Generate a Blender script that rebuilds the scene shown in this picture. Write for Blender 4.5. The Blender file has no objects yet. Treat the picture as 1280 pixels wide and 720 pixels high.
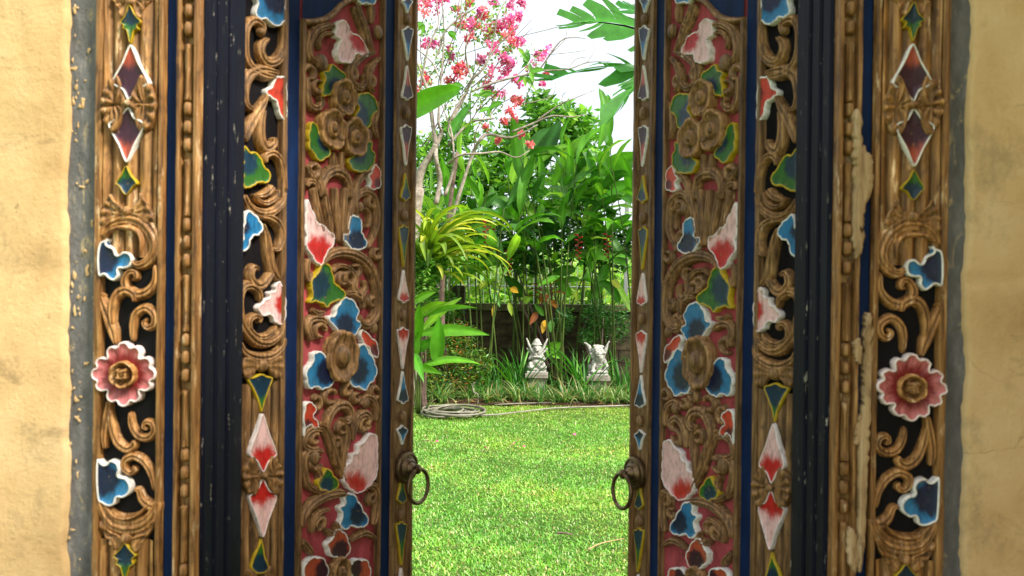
import bpy, math, random
import numpy as np
from mathutils import Vector, Matrix, Euler, noise
rnd = random.Random(7)
np.random.seed(7)
R = math.radians
sc = bpy.context.scene
COL = sc.collection

# ------------------------------------------------------------------ camera
YAW, PITCH, ROLL = R(2.557), R(-0.357), R(0.663)
CAM = np.array([0.0649, -1.4, 1.5])
def cam_axes():
    cy, sy = math.cos(YAW), math.sin(YAW)
    f = np.array([-sy*math.cos(PITCH), cy*math.cos(PITCH), math.sin(PITCH)])
    r = np.array([cy, sy, 0.]); u = np.cross(r, f)
    c, s = math.cos(ROLL), math.sin(ROLL)
    return r*c+u*s, u*c-r*s, f
AR, AU, AF = cam_axes()
cd = bpy.data.cameras.new('camera'); cam = bpy.data.objects.new('camera', cd); COL.objects.link(cam)
cd.sensor_width = 36; cd.lens = 36*1000/1280; cd.clip_end = 2000; cd.clip_start = 0.02
m = Matrix(((AR[0], AU[0], -AF[0]), (AR[1], AU[1], -AF[1]), (AR[2], AU[2], -AF[2]))).to_4x4()
m.translation = Vector(CAM); cam.matrix_world = m
cd.dof.use_dof = True; cd.dof.focus_distance = 9.0; cd.dof.aperture_fstop = 7.0
sc.camera = cam

def ray(px, py):
    return AF + AR*((px-640)/1000) - AU*((py-360)/1000)
def at(px, py, y):                       # point seen at (px,py) on the vertical plane at distance y behind the gate
    d = ray(px, py); t = (y-CAM[1])/d[1]
    return Vector(CAM+d*t)
def gnd(px, py, z=0.0):
    d = ray(px, py); t = (z-CAM[2])/d[2]
    return Vector(CAM+d*t)

# ------------------------------------------------------------------ sky, sun, exposure
SUN_EL, SUN_AZ = R(47), R(122)            # azimuth clockwise from +y (north): behind the camera to the right
w = bpy.data.worlds.new('World'); sc.world = w; w.use_nodes = True
nt = w.node_tree; nt.nodes.clear()
out = nt.nodes.new('ShaderNodeOutputWorld'); bg = nt.nodes.new('ShaderNodeBackground'); bg.inputs[1].default_value = 0.15
sky = nt.nodes.new('ShaderNodeTexSky'); sky.sky_type = 'NISHITA'; sky.sun_disc = False
sky.sun_elevation = SUN_EL; sky.sun_rotation = SUN_AZ; sky.dust_density = 4; sky.air_density = 1.5; sky.ozone_density = 1
mix = nt.nodes.new('ShaderNodeMixRGB'); mix.inputs[0].default_value = 0.85
nz = nt.nodes.new('ShaderNodeTexNoise'); nz.inputs['Scale'].default_value = 2.2; nz.inputs['Detail'].default_value = 6
cr = nt.nodes.new('ShaderNodeValToRGB'); cr.color_ramp.elements[0].position = .3; cr.color_ramp.elements[1].position = .7
cr.color_ramp.elements[0].color = (3.9, 4.3, 4.9, 1); cr.color_ramp.elements[1].color = (5.6, 5.6, 5.6, 1)
tc = nt.nodes.new('ShaderNodeTexCoord')
nt.links.new(tc.outputs['Generated'], nz.inputs['Vector']); nt.links.new(nz.outputs['Fac'], cr.inputs[0])
nt.links.new(sky.outputs[0], mix.inputs[1]); nt.links.new(cr.outputs[0], mix.inputs[2])
nt.links.new(mix.outputs[0], bg.inputs[0]); nt.links.new(bg.outputs[0], out.inputs[0])
sd = bpy.data.lights.new('sun', 'SUN'); sd.energy = 4.6; sd.angle = R(14); sd.color = (1, .95, .86)
so = bpy.data.objects.new('sun', sd); COL.objects.link(so)
sdir = Vector((math.sin(SUN_AZ)*math.cos(SUN_EL), math.cos(SUN_AZ)*math.cos(SUN_EL), math.sin(SUN_EL)))
so.rotation_euler = sdir.to_track_quat('Z', 'Y').to_euler(); so.location = (3, -4, 6)
sc.view_settings.view_transform = 'Standard'; sc.view_settings.look = 'None'
sc.view_settings.exposure = 0.88; sc.view_settings.gamma = 1
sc.cycles.max_bounces = 6; sc.cycles.diffuse_bounces = 3; sc.cycles.transparent_max_bounces = 4
sc.cycles.transmission_bounces = 3; sc.cycles.caustics_reflective = False; sc.cycles.caustics_refractive = False

# ------------------------------------------------------------------ materials
class N:
    def __init__(s, name, rough=.6, spec=.3):
        s.m = bpy.data.materials.new(name); s.m.use_nodes = True; s.t = s.m.node_tree
        s.b = s.t.nodes['Principled BSDF']; s.o = s.t.nodes['Material Output']
        s.b.inputs['Roughness'].default_value = rough; s.b.inputs['Specular IOR Level'].default_value = spec
        s.tc = s.t.nodes.new('ShaderNodeTexCoord')
    def n(s, typ, **k):
        x = s.t.nodes.new(typ)
        for a, v in k.items(): setattr(x, a, v)
        return x
    def l(s, a, b): s.t.links.new(a, b)
    def noise(s, scale=(10, 10, 10), detail=5, rough=.6, coord='Object', dist=0):
        mp = s.n('ShaderNodeMapping'); mp.inputs['Scale'].default_value = scale
        s.l(s.tc.outputs[coord], mp.inputs[0]); x = s.n('ShaderNodeTexNoise')
        x.inputs['Scale'].default_value = 1; x.inputs['Detail'].default_value = detail; x.inputs['Roughness'].default_value = rough
        x.inputs['Distortion'].default_value = dist
        s.l(mp.outputs[0], x.inputs['Vector']); return x.outputs['Fac']
    def ramp(s, fac, stops):
        r = s.n('ShaderNodeValToRGB'); e = r.color_ramp.elements
        while len(e) < len(stops): e.new(.5)
        for i, (p, c) in enumerate(stops):
            e[i].position = p; e[i].color = (*c, 1) if len(c) == 3 else c
        s.l(fac, r.inputs[0]); return r.outputs[0]
    def mix(s, f, a, b, mode='MIX'):
        x = s.n('ShaderNodeMixRGB', blend_type=mode)
        for i, v in ((0, f), (1, a), (2, b)):
            if hasattr(v, 'links'): s.l(v, x.inputs[i])
            elif i == 0: x.inputs[0].default_value = v
            else: x.inputs[i].default_value = (*v, 1)
        return x.outputs[0]
    def bump(s, h, strength=.3, dist=.01):
        x = s.n('ShaderNodeBump'); x.inputs['Strength'].default_value = strength; x.inputs['Distance'].default_value = dist
        s.l(h, x.inputs['Height']); s.l(x.outputs[0], s.b.inputs['Normal'])
    def base(s, c):
        if hasattr(c, 'links'): s.l(c, s.b.inputs['Base Color'])
        else: s.b.inputs['Base Color'].default_value = (*c, 1)
    def attr(s, name='Col'):
        a = s.n('ShaderNodeAttribute'); a.attribute_name = name; return a.outputs['Color']
    def rand(s):
        return s.n('ShaderNodeObjectInfo').outputs['Random']
def g3(v): return (v, v, v)

def wood_mat(name, a, b, c, worn=(.55, .42, .27), wornp=(.64, .72), rough=.5):
    M = N(name, rough, .35)
    gr = M.noise((160, 160, 9), 6, .65)
    col = M.ramp(gr, [(.33, a), (.5, b), (.68, c)])
    big = M.noise((14, 14, 8), 4, .6)
    col = M.mix(M.ramp(big, [(.35, g3(0)), (.65, g3(.6))]), col, M.mix(.5, col, a))
    wf = M.ramp(M.noise((55, 55, 12), 6, .75), [(wornp[0], g3(0)), (wornp[1], g3(1))])
    gm = M.ramp(M.noise((45, 45, 22), 7, .75), [(.52, g3(0)), (.64, g3(.65))])
    col = M.mix(wf, M.mix(gm, col, tuple(x*.45 for x in a)), worn)
    col = M.mix(1, col, M.attr(), 'MULTIPLY')
    M.base(col); M.bump(gr, .6, .005)
    return M.m
WOOD = wood_mat('carved_wood', (.07, .032, .011), (.235, .12, .04), (.43, .255, .10))
WOODG = wood_mat('carved_wood_old', (.06, .028, .011), (.195, .102, .038), (.38, .225, .095))
WOODF = wood_mat('post_wood', (.09, .037, .010), (.29, .138, .040), (.50, .29, .11), worn=(.64, .46, .27), wornp=(.58, .68))

def paint_mat():
    M = N('carving_paint', .42, .4)
    a = M.attr()
    n1 = M.noise((150, 150, 45), 6, .75)
    c = M.mix(1, a, M.ramp(n1, [(.3, g3(.42)), (.5, g3(.95)), (.7, g3(1.12))]), 'MULTIPLY')
    dirt = M.ramp(M.noise((24, 24, 24), 6, .7), [(.5, g3(0)), (.72, g3(.55))])
    c = M.mix(dirt, c, M.mix(1, c, (.62, .5, .36), 'MULTIPLY'))
    chip = M.ramp(M.noise((95, 95, 60), 7, .8), [(.615, g3(0)), (.64, g3(.85))])
    c = M.mix(chip, c, (.2, .12, .05))
    M.base(c); M.bump(n1, .25, .003); return M.m
PAINT = paint_mat()

def flat_paint(name, c, worn=(.45, .4, .3), p=(.67, .7), rough=.4, sc_=(40, 40, 9)):
    M = N(name, rough+.2, .12)
    n1 = M.noise((30, 30, 8), 5, .7)
    col = M.mix(M.ramp(n1, [(.3, g3(0)), (.7, g3(1))]), tuple(x*.65 for x in c), tuple(x*1.3 for x in c))
    wf = M.ramp(M.noise(sc_, 7, .78), [(p[0], g3(0)), (p[1], g3(.85))])
    M.base(M.mix(wf, col, worn)); M.bump(M.noise((150, 150, 20), 4, .6), .2, .002)
    return M.m
BLUE = flat_paint('blue_paint', (.005, .017, .062), worn=(.3, .25, .18), p=(.68, .72))
NAVY = flat_paint('navy_black_paint', (.004, .005, .012), worn=(.42, .38, .30), p=(.625, .66), sc_=(90, 90, 20))
BLACK = flat_paint('black_recess_paint', (.006, .005, .006), p=(.8, .9))
ROSE = flat_paint('rose_recess_paint', (.36, .065, .075), worn=(.13, .03, .028), p=(.52, .66), sc_=(30, 30, 20))
BARE = wood_mat('bare_pale_wood', (.26, .15, .065), (.45, .30, .15), (.60, .44, .26), worn=(.25, .14, .05))

def plaster_mat():
    M = N('cream_plaster', .9, .15)
    n1 = M.noise((3.2, 3.2, 3.2), 8, .65); n2 = M.noise((22, 22, 22), 6, .7); n3 = M.noise((7, 7, 5), 7, .75)
    c = M.ramp(n1, [(.3, (.48, .295, .125)), (.5, (.67, .45, .215)), (.72, (.76, .57, .33))])
    c = M.mix(M.ramp(n3, [(.54, g3(0)), (.66, g3(.55))]), c, (.33, .235, .12))
    st = M.ramp(M.noise((2.2, 2.2, 5), 9, .8, dist=.8), [(.565, g3(0)), (.66, g3(.6))])
    c = M.mix(st, c, (.22, .15, .075))
    c = M.mix(M.ramp(n2, [(.68, g3(0)), (.72, g3(.8))]), c, (.14, .08, .03))
    hc = M.n('ShaderNodeTexVoronoi'); hc.feature = 'DISTANCE_TO_EDGE'; hc.inputs['Scale'].default_value = 3.1
    mp = M.n('ShaderNodeMixRGB'); mp.inputs[0].default_value = .18; nn_ = M.n('ShaderNodeTexNoise'); nn_.inputs['Scale'].default_value = 6; nn_.inputs['Detail'].default_value = 8
    M.l(M.tc.outputs['Object'], mp.inputs[1]); M.l(nn_.outputs['Color'], mp.inputs[2]); M.l(M.tc.outputs['Object'], nn_.inputs['Vector']); M.l(mp.outputs[0], hc.inputs['Vector'])
    ck = M.mix(1, M.ramp(hc.outputs['Distance'], [(.0, g3(.8)), (.006, g3(0))]), M.ramp(n1, [(.5, g3(0)), (.6, g3(1))]), 'MULTIPLY')
    c = M.mix(ck, c, (.20, .12, .05))
    M.base(c); M.bump(M.mix(.5, M.noise((35, 35, 35), 8, .7), M.noise((120, 120, 120), 5, .8)), .8, .006)
    return M.m
PLASTER = plaster_mat()
def cement_mat():
    M = N('grey_cement', .75, .3)
    c = M.ramp(M.noise((18, 18, 6), 8, .75), [(.3, (.06, .058, .056)), (.55, (.15, .145, .14)), (.72, (.30, .28, .25))])
    c = M.mix(M.ramp(M.noise((26, 26, 9), 8, .8, dist=1.5), [(.56, g3(0)), (.64, g3(.75))]), c, (.50, .38, .2))
    M.base(c); M.bump(M.noise((40, 40, 24), 7, .7), .8, .008); return M.m
CEMENT = cement_mat()
def metal_mat():
    M = N('aged_bronze', .38, .5); M.b.inputs['Metallic'].default_value = .85
    M.base(M.ramp(M.noise((50, 50, 50), 4, .6), [(.3, (.06, .038, .02)), (.7, (.2, .13, .065))])); M.bump(M.noise((120, 120, 120), 3, .6), .15, .002)
    return M.m
BRONZE = metal_mat()

def leaf_mat(name, a, b, c=None, trans=.35, rough=.42, usecol=True, tint=(1.6, 1.7, .7)):
    M = N(name, rough, .4)
    r = M.rand(); n1 = M.noise((6, 6, 6), 4, .6)
    stops = [(0, a), (.65, b)] + ([(1, c)] if c else [])
    col = M.ramp(r, stops)
    col = M.mix(1, col, M.ramp(n1, [(.25, g3(.7)), (.75, g3(1.3))]), 'MULTIPLY')
    if usecol: col = M.mix(1, col, M.attr(), 'MULTIPLY')
    M.base(col)
    tr = M.n('ShaderNodeBsdfTranslucent'); mx = M.n('ShaderNodeMixShader'); mx.inputs[0].default_value = trans
    tcol = M.mix(1, col, tint, 'MULTIPLY')
    M.l(tcol, tr.inputs[0]); M.l(M.b.outputs[0], mx.inputs[1]); M.l(tr.outputs[0], mx.inputs[2]); M.l(mx.outputs[0], M.o.inputs[0])
    return M.m
L_HEL = leaf_mat('heliconia_leaf', (.045, .17, .016), (.12, .33, .03), (.28, .48, .05), .5)
L_DARK = leaf_mat('dark_leaf', (.018, .08, .014), (.04, .15, .018), (.08, .22, .025), .3)
L_STRAP = leaf_mat('strap_leaf', (.09, .18, .015), (.26, .36, .025), (.58, .55, .07), .3)
L_BANANA = leaf_mat('banana_leaf', (.03, .17, .02), (.06, .23, .025), (.09, .28, .03), .3)
L_SWORD = leaf_mat('sword_leaf', (.025, .12, .015), (.06, .24, .02), (.12, .34, .03), .25)
L_BROAD = leaf_mat('ginger_leaf', (.07, .26, .015), (.13, .36, .02), (.26, .46, .03), .3)
L_RED = leaf_mat('red_cordyline_leaf', (.13, .035, .02), (.25, .07, .02), (.36, .16, .03), .3)
L_YEL = leaf_mat('withered_leaf', (.62, .30, .02), (.6, .42, .03), (.5, .5, .06), .3)
L_VC = leaf_mat('foliage_coloured', (.85, .85, .85), (1.1, 1.1, 1.1), None, .3)      # colour comes from the mesh

L_FL = leaf_mat('flower_bract', (.9, .9, .9), (1.1, 1.1, 1.1), None, .35, .6, tint=(1.15, 1.15, 1.15))

def simple(name, stops, scale=(8, 8, 8), rough=.8, bump=.5, spec=.2, bd=.01, det=7):
    M = N(name, rough, spec); f = M.noise(scale, det, .7); M.base(M.ramp(f, stops)); M.bump(f, bump, bd); return M.m
BARK = simple('pale_bark', [(.3, (.12, .09, .07)), (.5, (.28, .23, .19)), (.7, (.48, .43, .36))], (14, 14, 14), .8, .5)
TWIG = simple('twig_bark', [(.3, (.10, .06, .05)), (.6, (.24, .16, .13)), (.8, (.4, .3, .26))], (20, 20, 20), .8, .5)
STEM = simple('green_stem', [(.3, (.03, .05, .012)), (.55, (.07, .11, .02)), (.75, (.17, .15, .05))], (9, 9, 3), .5, .2)
STONE = simple('statue_stone', [(.32, (.16, .15, .13)), (.48, (.38, .365, .335)), (.7, (.52, .50, .46))], (16, 16, 16), .85, .6)
STONE2 = simple('pedestal_stone', [(.3, (.16, .135, .11)), (.5, (.29, .25, .21)), (.7, (.40, .36, .31))], (16, 16, 16), .9, .5)
BLOCK = simple('mossy_block', [(.3, (.018, .015, .010)), (.5, (.06, .048, .028)), (.7, (.13, .105, .055))], (6, 6, 9), .9, .6)
COPING = simple('mossy_coping', [(.3, (.05, .055, .02)), (.5, (.13, .12, .06)), (.7, (.22, .19, .11))], (9, 9, 9), .9, .6)
SOIL = simple('soil', [(.3, (.02, .012, .007)), (.5, (.07, .04, .022)), (.7, (.14, .085, .05))], (12, 12, 12), .95, .8, bd=.03)
TURF = simple('turf', [(.3, (.02, .05, .008)), (.5, (.05, .10, .012)), (.7, (.12, .13, .03))], (9, 9, 9), .95, .8, bd=.02)
FIELD = simple('field_grass', [(.3, (.12, .26, .03)), (.5, (.2, .36, .05)), (.7, (.30, .42, .1))], (.3, .3, .3), .95, .2)
PAVE = simple('path_stone', [(.3, (.08, .075, .065)), (.5, (.13, .12, .10)), (.7, (.2, .18, .16))], (5, 5, 5), .9, .4)
HOSE = simple('hose_plastic', [(.3, (.13, .12, .09)), (.7, (.29, .27, .21))], (14, 14, 14), .45, .1, .4)
IRON = simple('fence_metal', [(.3, (.16, .18, .17)), (.7, (.3, .32, .31))], (9, 9, 3), .5, .1, .4)
HELF = simple('heliconia_flower', [(.3, (.22, .006, .012)), (.6, (.36, .015, .02)), (.75, (.45, .1, .04))], (60, 60, 60), .4, .1, .4)
PETAL = simple('bract_pink', [(.3, (.72, .05, .18)), (.7, (.85, .22, .4))], (20, 20, 20), .6, .1)
CABLE = simple('cable_rubber', [(.3, (.12, .12, .12)), (.7, (.2, .2, .2))], (9, 9, 9), .6, .1)

# ------------------------------------------------------------------ helpers
def link(name, me, mat, parent=None, kind=None):
    o = bpy.data.objects.new(name, me); COL.objects.link(o)
    if mat and not me.materials: me.materials.append(mat)
    if parent: o.parent = parent
    if kind: o['kind'] = kind
    return o
def mesh(name, verts, faces, cols=None, smooth=True, auto=None):
    me = bpy.data.meshes.new(name); me.from_pydata([tuple(v) for v in verts], [], faces)
    if True:
        ca = me.color_attributes.new('Col', 'FLOAT_COLOR', 'POINT')
        arr = np.ones((len(verts), 4), np.float32)
        if cols is not None: arr[:, :3] = np.array(cols, np.float32)
        ca.data.foreach_set('color', arr.ravel())
    if smooth:
        me.polygons.foreach_set('use_smooth', [True]*len(me.polygons))
        if auto: me.set_sharp_from_angle(angle=R(auto))
    me.update(); return me
def thing(name, label, cat, loc=(0, 0, 0), rz=0, group=None):
    o = bpy.data.objects.new(name, None); COL.objects.link(o); o.location = loc; o.rotation_euler = (0, 0, rz)
    o.empty_display_size = .1; tag(o, label, cat, group); return o
def tag(o, label, cat, group=None):
    o['label'] = label; o['category'] = cat
    if group: o['group'] = group
    return o
def boxv(x0, x1, y0, y1, z0, z1):
    return ([(x0, y0, z0), (x1, y0, z0), (x1, y1, z0), (x0, y1, z0), (x0, y0, z1), (x1, y0, z1), (x1, y1, z1), (x0, y1, z1)],
            [(0, 3, 2, 1), (4, 5, 6, 7), (0, 1, 5, 4), (1, 2, 6, 5), (2, 3, 7, 6), (3, 0, 4, 7)])
def box(name, b, mat, parent=None, kind=None, bevel=0):
    x0, x1, y0, y1, z0, z1 = b
    if x0 > x1: x0, x1 = x1, x0
    v, f = boxv(x0, x1, y0, y1, z0, z1)
    o = link(name, mesh(name, v, f, smooth=False), mat, parent, kind)
    if bevel:
        md = o.modifiers.new('bevel', 'BEVEL'); md.width = bevel; md.segments = 2
    return o
def catmull(pts, n, closed=False):
    P = [np.array(p, float) for p in pts]; out = []; L = len(P)
    segs = L if closed else L-1
    for i in range(segs):
        if closed: a, b, c, d = P[(i-1) % L], P[i], P[(i+1) % L], P[(i+2) % L]
        else: a, b, c, d = P[max(i-1, 0)], P[i], P[i+1], P[min(i+2, L-1)]
        for k in range(n):
            t = k/n
            out.append(.5*((2*b)+(-a+c)*t+(2*a-5*b+4*c-d)*t*t+(-a+3*b-3*c+d)*t**3))
    if not closed: out.append(P[-1])
    return out
def tube(name, pts, rad, mat, parent=None, sides=7, smooth=4, wob=0, kind=None):
    P = catmull(pts, smooth) if smooth > 1 else [np.array(p, float) for p in pts]
    n = len(P); V = []; Fc = []
    rr = rad if hasattr(rad, '__len__') else [rad, rad]
    up = np.array([.13, .31, .94])
    for i, p in enumerate(P):
        t = P[min(i+1, n-1)]-P[max(i-1, 0)]; t = t/(np.linalg.norm(t)+1e-9)
        a = np.cross(t, up)
        if np.linalg.norm(a) < .1: a = np.cross(t, [1, 0, 0])
        a /= np.linalg.norm(a); b = np.cross(t, a)
        r = np.interp(i/(n-1), np.linspace(0, 1, len(rr)), rr)
        if wob: r *= 1+wob*noise.noise(Vector(p)*9)
        for k in range(sides):
            an = 2*math.pi*k/sides; V.append(p+(a*math.cos(an)+b*math.sin(an))*r)
    for i in range(n-1):
        for k in range(sides):
            k2 = (k+1) % sides; Fc.append((i*sides+k, i*sides+k2, (i+1)*sides+k2, (i+1)*sides+k))
    Fc.append(tuple(range(sides))[::-1]); Fc.append(tuple((n-1)*sides+k for k in range(sides)))
    return link(name, mesh(name, V, Fc), mat, parent, kind)
def lathe(prof, axis='y', seg=28):
    V = []; Fc = []
    for (r, h) in prof:
        for k in range(seg):
            a = 2*math.pi*k/seg
            V.append((r*math.cos(a), h, r*math.sin(a)) if axis == 'y' else (r*math.cos(a), r*math.sin(a), h))
    for i in range(len(prof)-1):
        for k in range(seg):
            k2 = (k+1) % seg; q = (i*seg+k, (i+1)*seg+k, (i+1)*seg+k2, i*seg+k2); Fc.append(q)
    return V, Fc

# ------------------------------------------------------------------ carving kit
HW, HD, TH = .5604, .1733, R(59.9)          # half opening, hinge depth, how far the leaves stand open
CROPS = dict(A=(80, 0), B=(80, 240), C=(80, 480), D=(290, 0), E=(290, 240), F=(290, 480))
def map_frame(px, py):
    p = at(px, py, 0.0); return (p.x, p.z)
_h = np.array([-HW, HD]); _n = np.array([math.sin(TH), -math.cos(TH)]); _t = np.array([math.cos(TH), math.sin(TH)])
def map_leaf(px, py):
    d = ray(px, py); t = np.dot(_h-CAM[:2], _n)/np.dot(d[:2], _n); p = CAM+d*t
    return (float(np.dot(p[:2]-_h, _t)), float(p[2]))
class Ctx:
    def __init__(s, M, mp, mpp, parent, mat, seed=0):
        s.M, s.mp, s.mpp, s.parent, s.mat = M, mp, mpp, parent, mat; s.wide = 1.0; s.cover = []; s.r = random.Random(seed); s.jit = 0 if M > 0 else 2.2
    def pt(s, c, x, y):
        x0, y0 = CROPS[c]; j = s.jit
        return np.array(s.mp(x0+(x+s.r.uniform(-j, j))/3, y0+(y+s.r.uniform(-j, j))/3))
    def pts(s, c, P): return [s.pt(c, *p) for p in P]
    def build(s, name, V, F, mat=None, cols=None, auto=50):
        W = [(s.M*v[0], -v[2], v[1]) for v in V]
        if s.M < 0: F = [tuple(reversed(f)) for f in F]
        return link(name, mesh(name, W, F, cols, True, auto), mat or s.mat, s.parent)

def scroll(cx, c, P, W, h=.012, ridges=2, name='scroll', base=-.001, roundend=True, tilt=0):
    P = cx.pts(c, P); n = max(5, int(26/len(P))+3); Q = catmull(P, n); L = len(Q)
    K = 21; V = []; F = []; cols = []
    cx.cover += [(q[0], q[1], float(np.mean(W))*cx.mpp*.5*cx.wide) for q in Q[::2]]
    for i, p in enumerate(Q):
        t = Q[min(i+1, L-1)]-Q[max(i-1, 0)]; t /= np.linalg.norm(t)+1e-9; nn = np.array([-t[1], t[0]])
        f = i/(L-1); ww = np.interp(f, np.linspace(0, 1, len(W)), W)*cx.mpp*.5*cx.wide
        e = 1.
        if roundend:
            e = min(1, math.sqrt(max(0, 1-(1-min(f/.08, 1))**2))+.12, math.sqrt(max(0, 1-(1-min((1-f)/.08, 1))**2))+.12)
        hh = h*(.55+.45*e)*min(1, .6+ww/(.012))
        for k in range(K):
            a = -1+2*k/(K-1)
            prof = (1-abs(a)**4)**.7*(.82+.18*(1-abs(a)))
            g = .16*(1-abs(math.cos(math.pi*a*ridges*.5+(math.pi/2 if ridges % 2 == 0 else 0)))**.5)*(1 if abs(a) < .85 else 0)
            V.append((p[0]+nn[0]*a*ww*e, p[1]+nn[1]*a*ww*e, base+hh*(prof-g*2.2)*(1+tilt*a) if abs(a) < .999 else base))
            v_ = 1.42-6.0*g-.6*max(0, abs(a)-.82)/.18; v_ = max(.2, v_)*(1+.4*noise.noise(Vector((p[0]*60, p[1]*60, a+cx.M)))+.25*noise.noise(Vector((p[0]*19, p[1]*19, 3+cx.M)))); cols.append((v_, v_*.97, v_*.9 if v_ < 1 else v_*.97))
    for i in range(L-1):
        for k in range(K-1): F.append((i*K+k, (i+1)*K+k, (i+1)*K+k+1, i*K+k+1))
    F.append(tuple(range(K))); F.append(tuple((L-1)*K+k for k in range(K))[::-1])
    return cx.build(name, V, F, cols=cols, auto=None)

WHT = (.80, .76, .70)
PAL = dict(
    blue=(WHT, (.012, .15, .34), (.005, .012, .045)),
    pink=((.82, .72, .68), (.76, .48, .46), (.46, .015, .012)),
    red=(WHT, (.52, .045, .02), (.10, .008, .012)),
    dred=(WHT, (.42, .07, .03), (.04, .008, .02)),
    green=((.50, .34, .012), (.025, .12, .012), (.004, .028, .055)),
    rose=((.82, .68, .64), (.55, .16, .16), (.20, .010, .014)))
def shape(cx, c, P, base, pal, core=.35, h=.013, rim=7, name='petal', cusp=None, center=None, lo=-.001, dish=.35, n=10, scal=None):
    """a carved leaf or petal: outline in tracing coordinates, painted border, field and core colour at its base point"""
    P = cx.pts(c, P); Q = catmull(P, n, True); L = len(Q); Q = np.array(Q)
    area = .5*sum(Q[i][0]*Q[(i+1) % L][1]-Q[(i+1) % L][0]*Q[i][1] for i in range(L))
    if area < 0: Q = Q[::-1]
    if scal is None: scal = 44 if pal in ('green', 'pink') else (58 if cx.mp is map_leaf else 0)
    if scal:
        T = np.roll(Q, -1, 0)-np.roll(Q, 1, 0); T /= np.linalg.norm(T, axis=1)[:, None]+1e-9
        seg = np.linalg.norm(np.roll(Q, -1, 0)-Q, axis=1); al = np.concatenate([[0], np.cumsum(seg)[:-1]]); tot = seg.sum()
        nl = max(3, round(tot/(scal*cx.mpp))); bumpv = np.abs(np.sin(np.pi*al/tot*nl+.4))**.6-.55
        Q = Q+np.stack([T[:, 1], -T[:, 0]], 1)*(bumpv*scal*.13*cx.mpp)[:, None]
    C = cx.pt(c, *center) if center else Q.mean(0)
    B = cx.pt(c, *base); size = np.abs(Q-C).max()
    T = np.roll(Q, -1, 0)-np.roll(Q, 1, 0); T /= np.linalg.norm(T, axis=1)[:, None]+1e-9
    for f_ in (.95, .6, .2): cx.cover += [(*(C+(q-C)*f_), .006) for q in Q[::3]]
    Nn = np.stack([-T[:, 1], T[:, 0]], 1)
    for _ in range(2): Nn = (np.roll(Nn, 1, 0)+Nn*2+np.roll(Nn, -1, 0))/4
    rw = rim*cx.mpp*.85
    core = core*(.78 if pal in ('pink', 'red') else 1.02)
    rc, fc, kc = [np.array(x) for x in PAL[pal]]
    mt = np.array(fc)
    rad = np.linalg.norm(Q-B, axis=1).max()
    rings = []
    rings.append((Q, lo, 0)); rings.append((Q+Nn*rw*.12, h*.85, 0)); rings.append((Q+Nn*rw*.5, h, 0)); rings.append((Q+Nn*rw*.92, h*.93, 0))
    R0 = Q+Nn*rw*1.05
    rings.append((R0, h*.86, 1))
    for t in (.2, .4, .6, .8, .95):
        rings.append((C+(R0-C)*(1-t), h*(.86-dish*t+dish*.6*t*t), 1))
    V = []; F = []; cols = []
    for q, hh, kk in rings:
        for i, p in enumerate(q):
            V.append((p[0], p[1], hh))
            if kk == 0: cc = rc
            else:
                d = np.linalg.norm(p-B)/rad
                an_ = math.atan2(p[1]-B[1], p[0]-B[0]); d += .03*math.sin(an_*9)+.02*math.sin(an_*31+1); s_ = min(1, max(0, (d-core)/.16)); s_ = s_*s_*(3-2*s_)
                cc = kc*(1-s_)+mt*s_
                if pal == 'blue': cc = cc*(1-.0)+np.array((.05, .12, .12))*max(0, s_*(d-.5))
            cols.append(cc)
    nr = len(rings)
    for r in range(nr-1):
        for i in range(L):
            j = (i+1) % L; F.append((r*L+i, r*L+j, (r+1)*L+j, (r+1)*L+i))
    F.append(tuple((nr-1)*L+i for i in range(L)))
    return cx.build(name, V, F, PAINT, cols, auto=None)

def fillers(cx, u0, u1, v0, v1, rmin=.0108, n=40, h=.016, base=-.011):
    """small curled leaves in the gaps of the pattern"""
    rr = random.Random(4); k = 0
    for _ in range(4000):
        if k >= n: break
        u, v = rr.uniform(u0, u1), rr.uniform(v0, v1)
        cv = np.array(cx.cover); d = (np.hypot(cv[:, 0]-u, cv[:, 1]-v)-cv[:, 2]).min()
        if d < rmin: continue
        a = rr.choice((1.2, 1.9, -1.2, -1.9))+rr.uniform(-.3, .3); L_ = rr.uniform(.022, .036); cdir = rr.choice((-1, 1))
        Q = [np.array((u, v))+np.array((math.cos(a+cdir*t*1.3), math.sin(a+cdir*t*1.3)))*L_*t for t in (-1, -.5, 0, .5, .9)]
        Q.append(Q[-1]+np.array((math.cos(a+cdir*3), math.sin(a+cdir*3)))*.008)
        class _C: pass
        o_ = cx.pts; cx.pts = lambda c, P, Q=Q: Q
        scroll(cx, 'D', [0]*6, [x*1.0 for x in (8, 24, 30, 28, 22, 10)], h, 1, base=base); cx.pts = o_; k += 1
def bud(cx, c, x, y, r, h=.014, name='bud', ry=None, mat=None):
    p = cx.pt(c, x, y); rr = r*cx.mpp; ry = (ry or r)*cx.mpp; V = [(p[0], p[1], h)]; F = []; S = 18
    for i, t in enumerate((.35, .7, .9, 1)):
        for k in range(S):
            a = 2*math.pi*k/S; V.append((p[0]+math.cos(a)*rr*t, p[1]+math.sin(a)*ry*t, h*math.sqrt(max(0, 1-t**2.4)) if t < 1 else -.001))
    for k in range(S): F.append((0, 1+k, 1+(k+1) % S))
    for i in range(3):
        for k in range(S):
            a, b = 1+i*S+k, 1+i*S+(k+1) % S; F.append((a, a+S, b+S, b))
    return cx.build(name, V, F, mat, auto=None)

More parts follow.
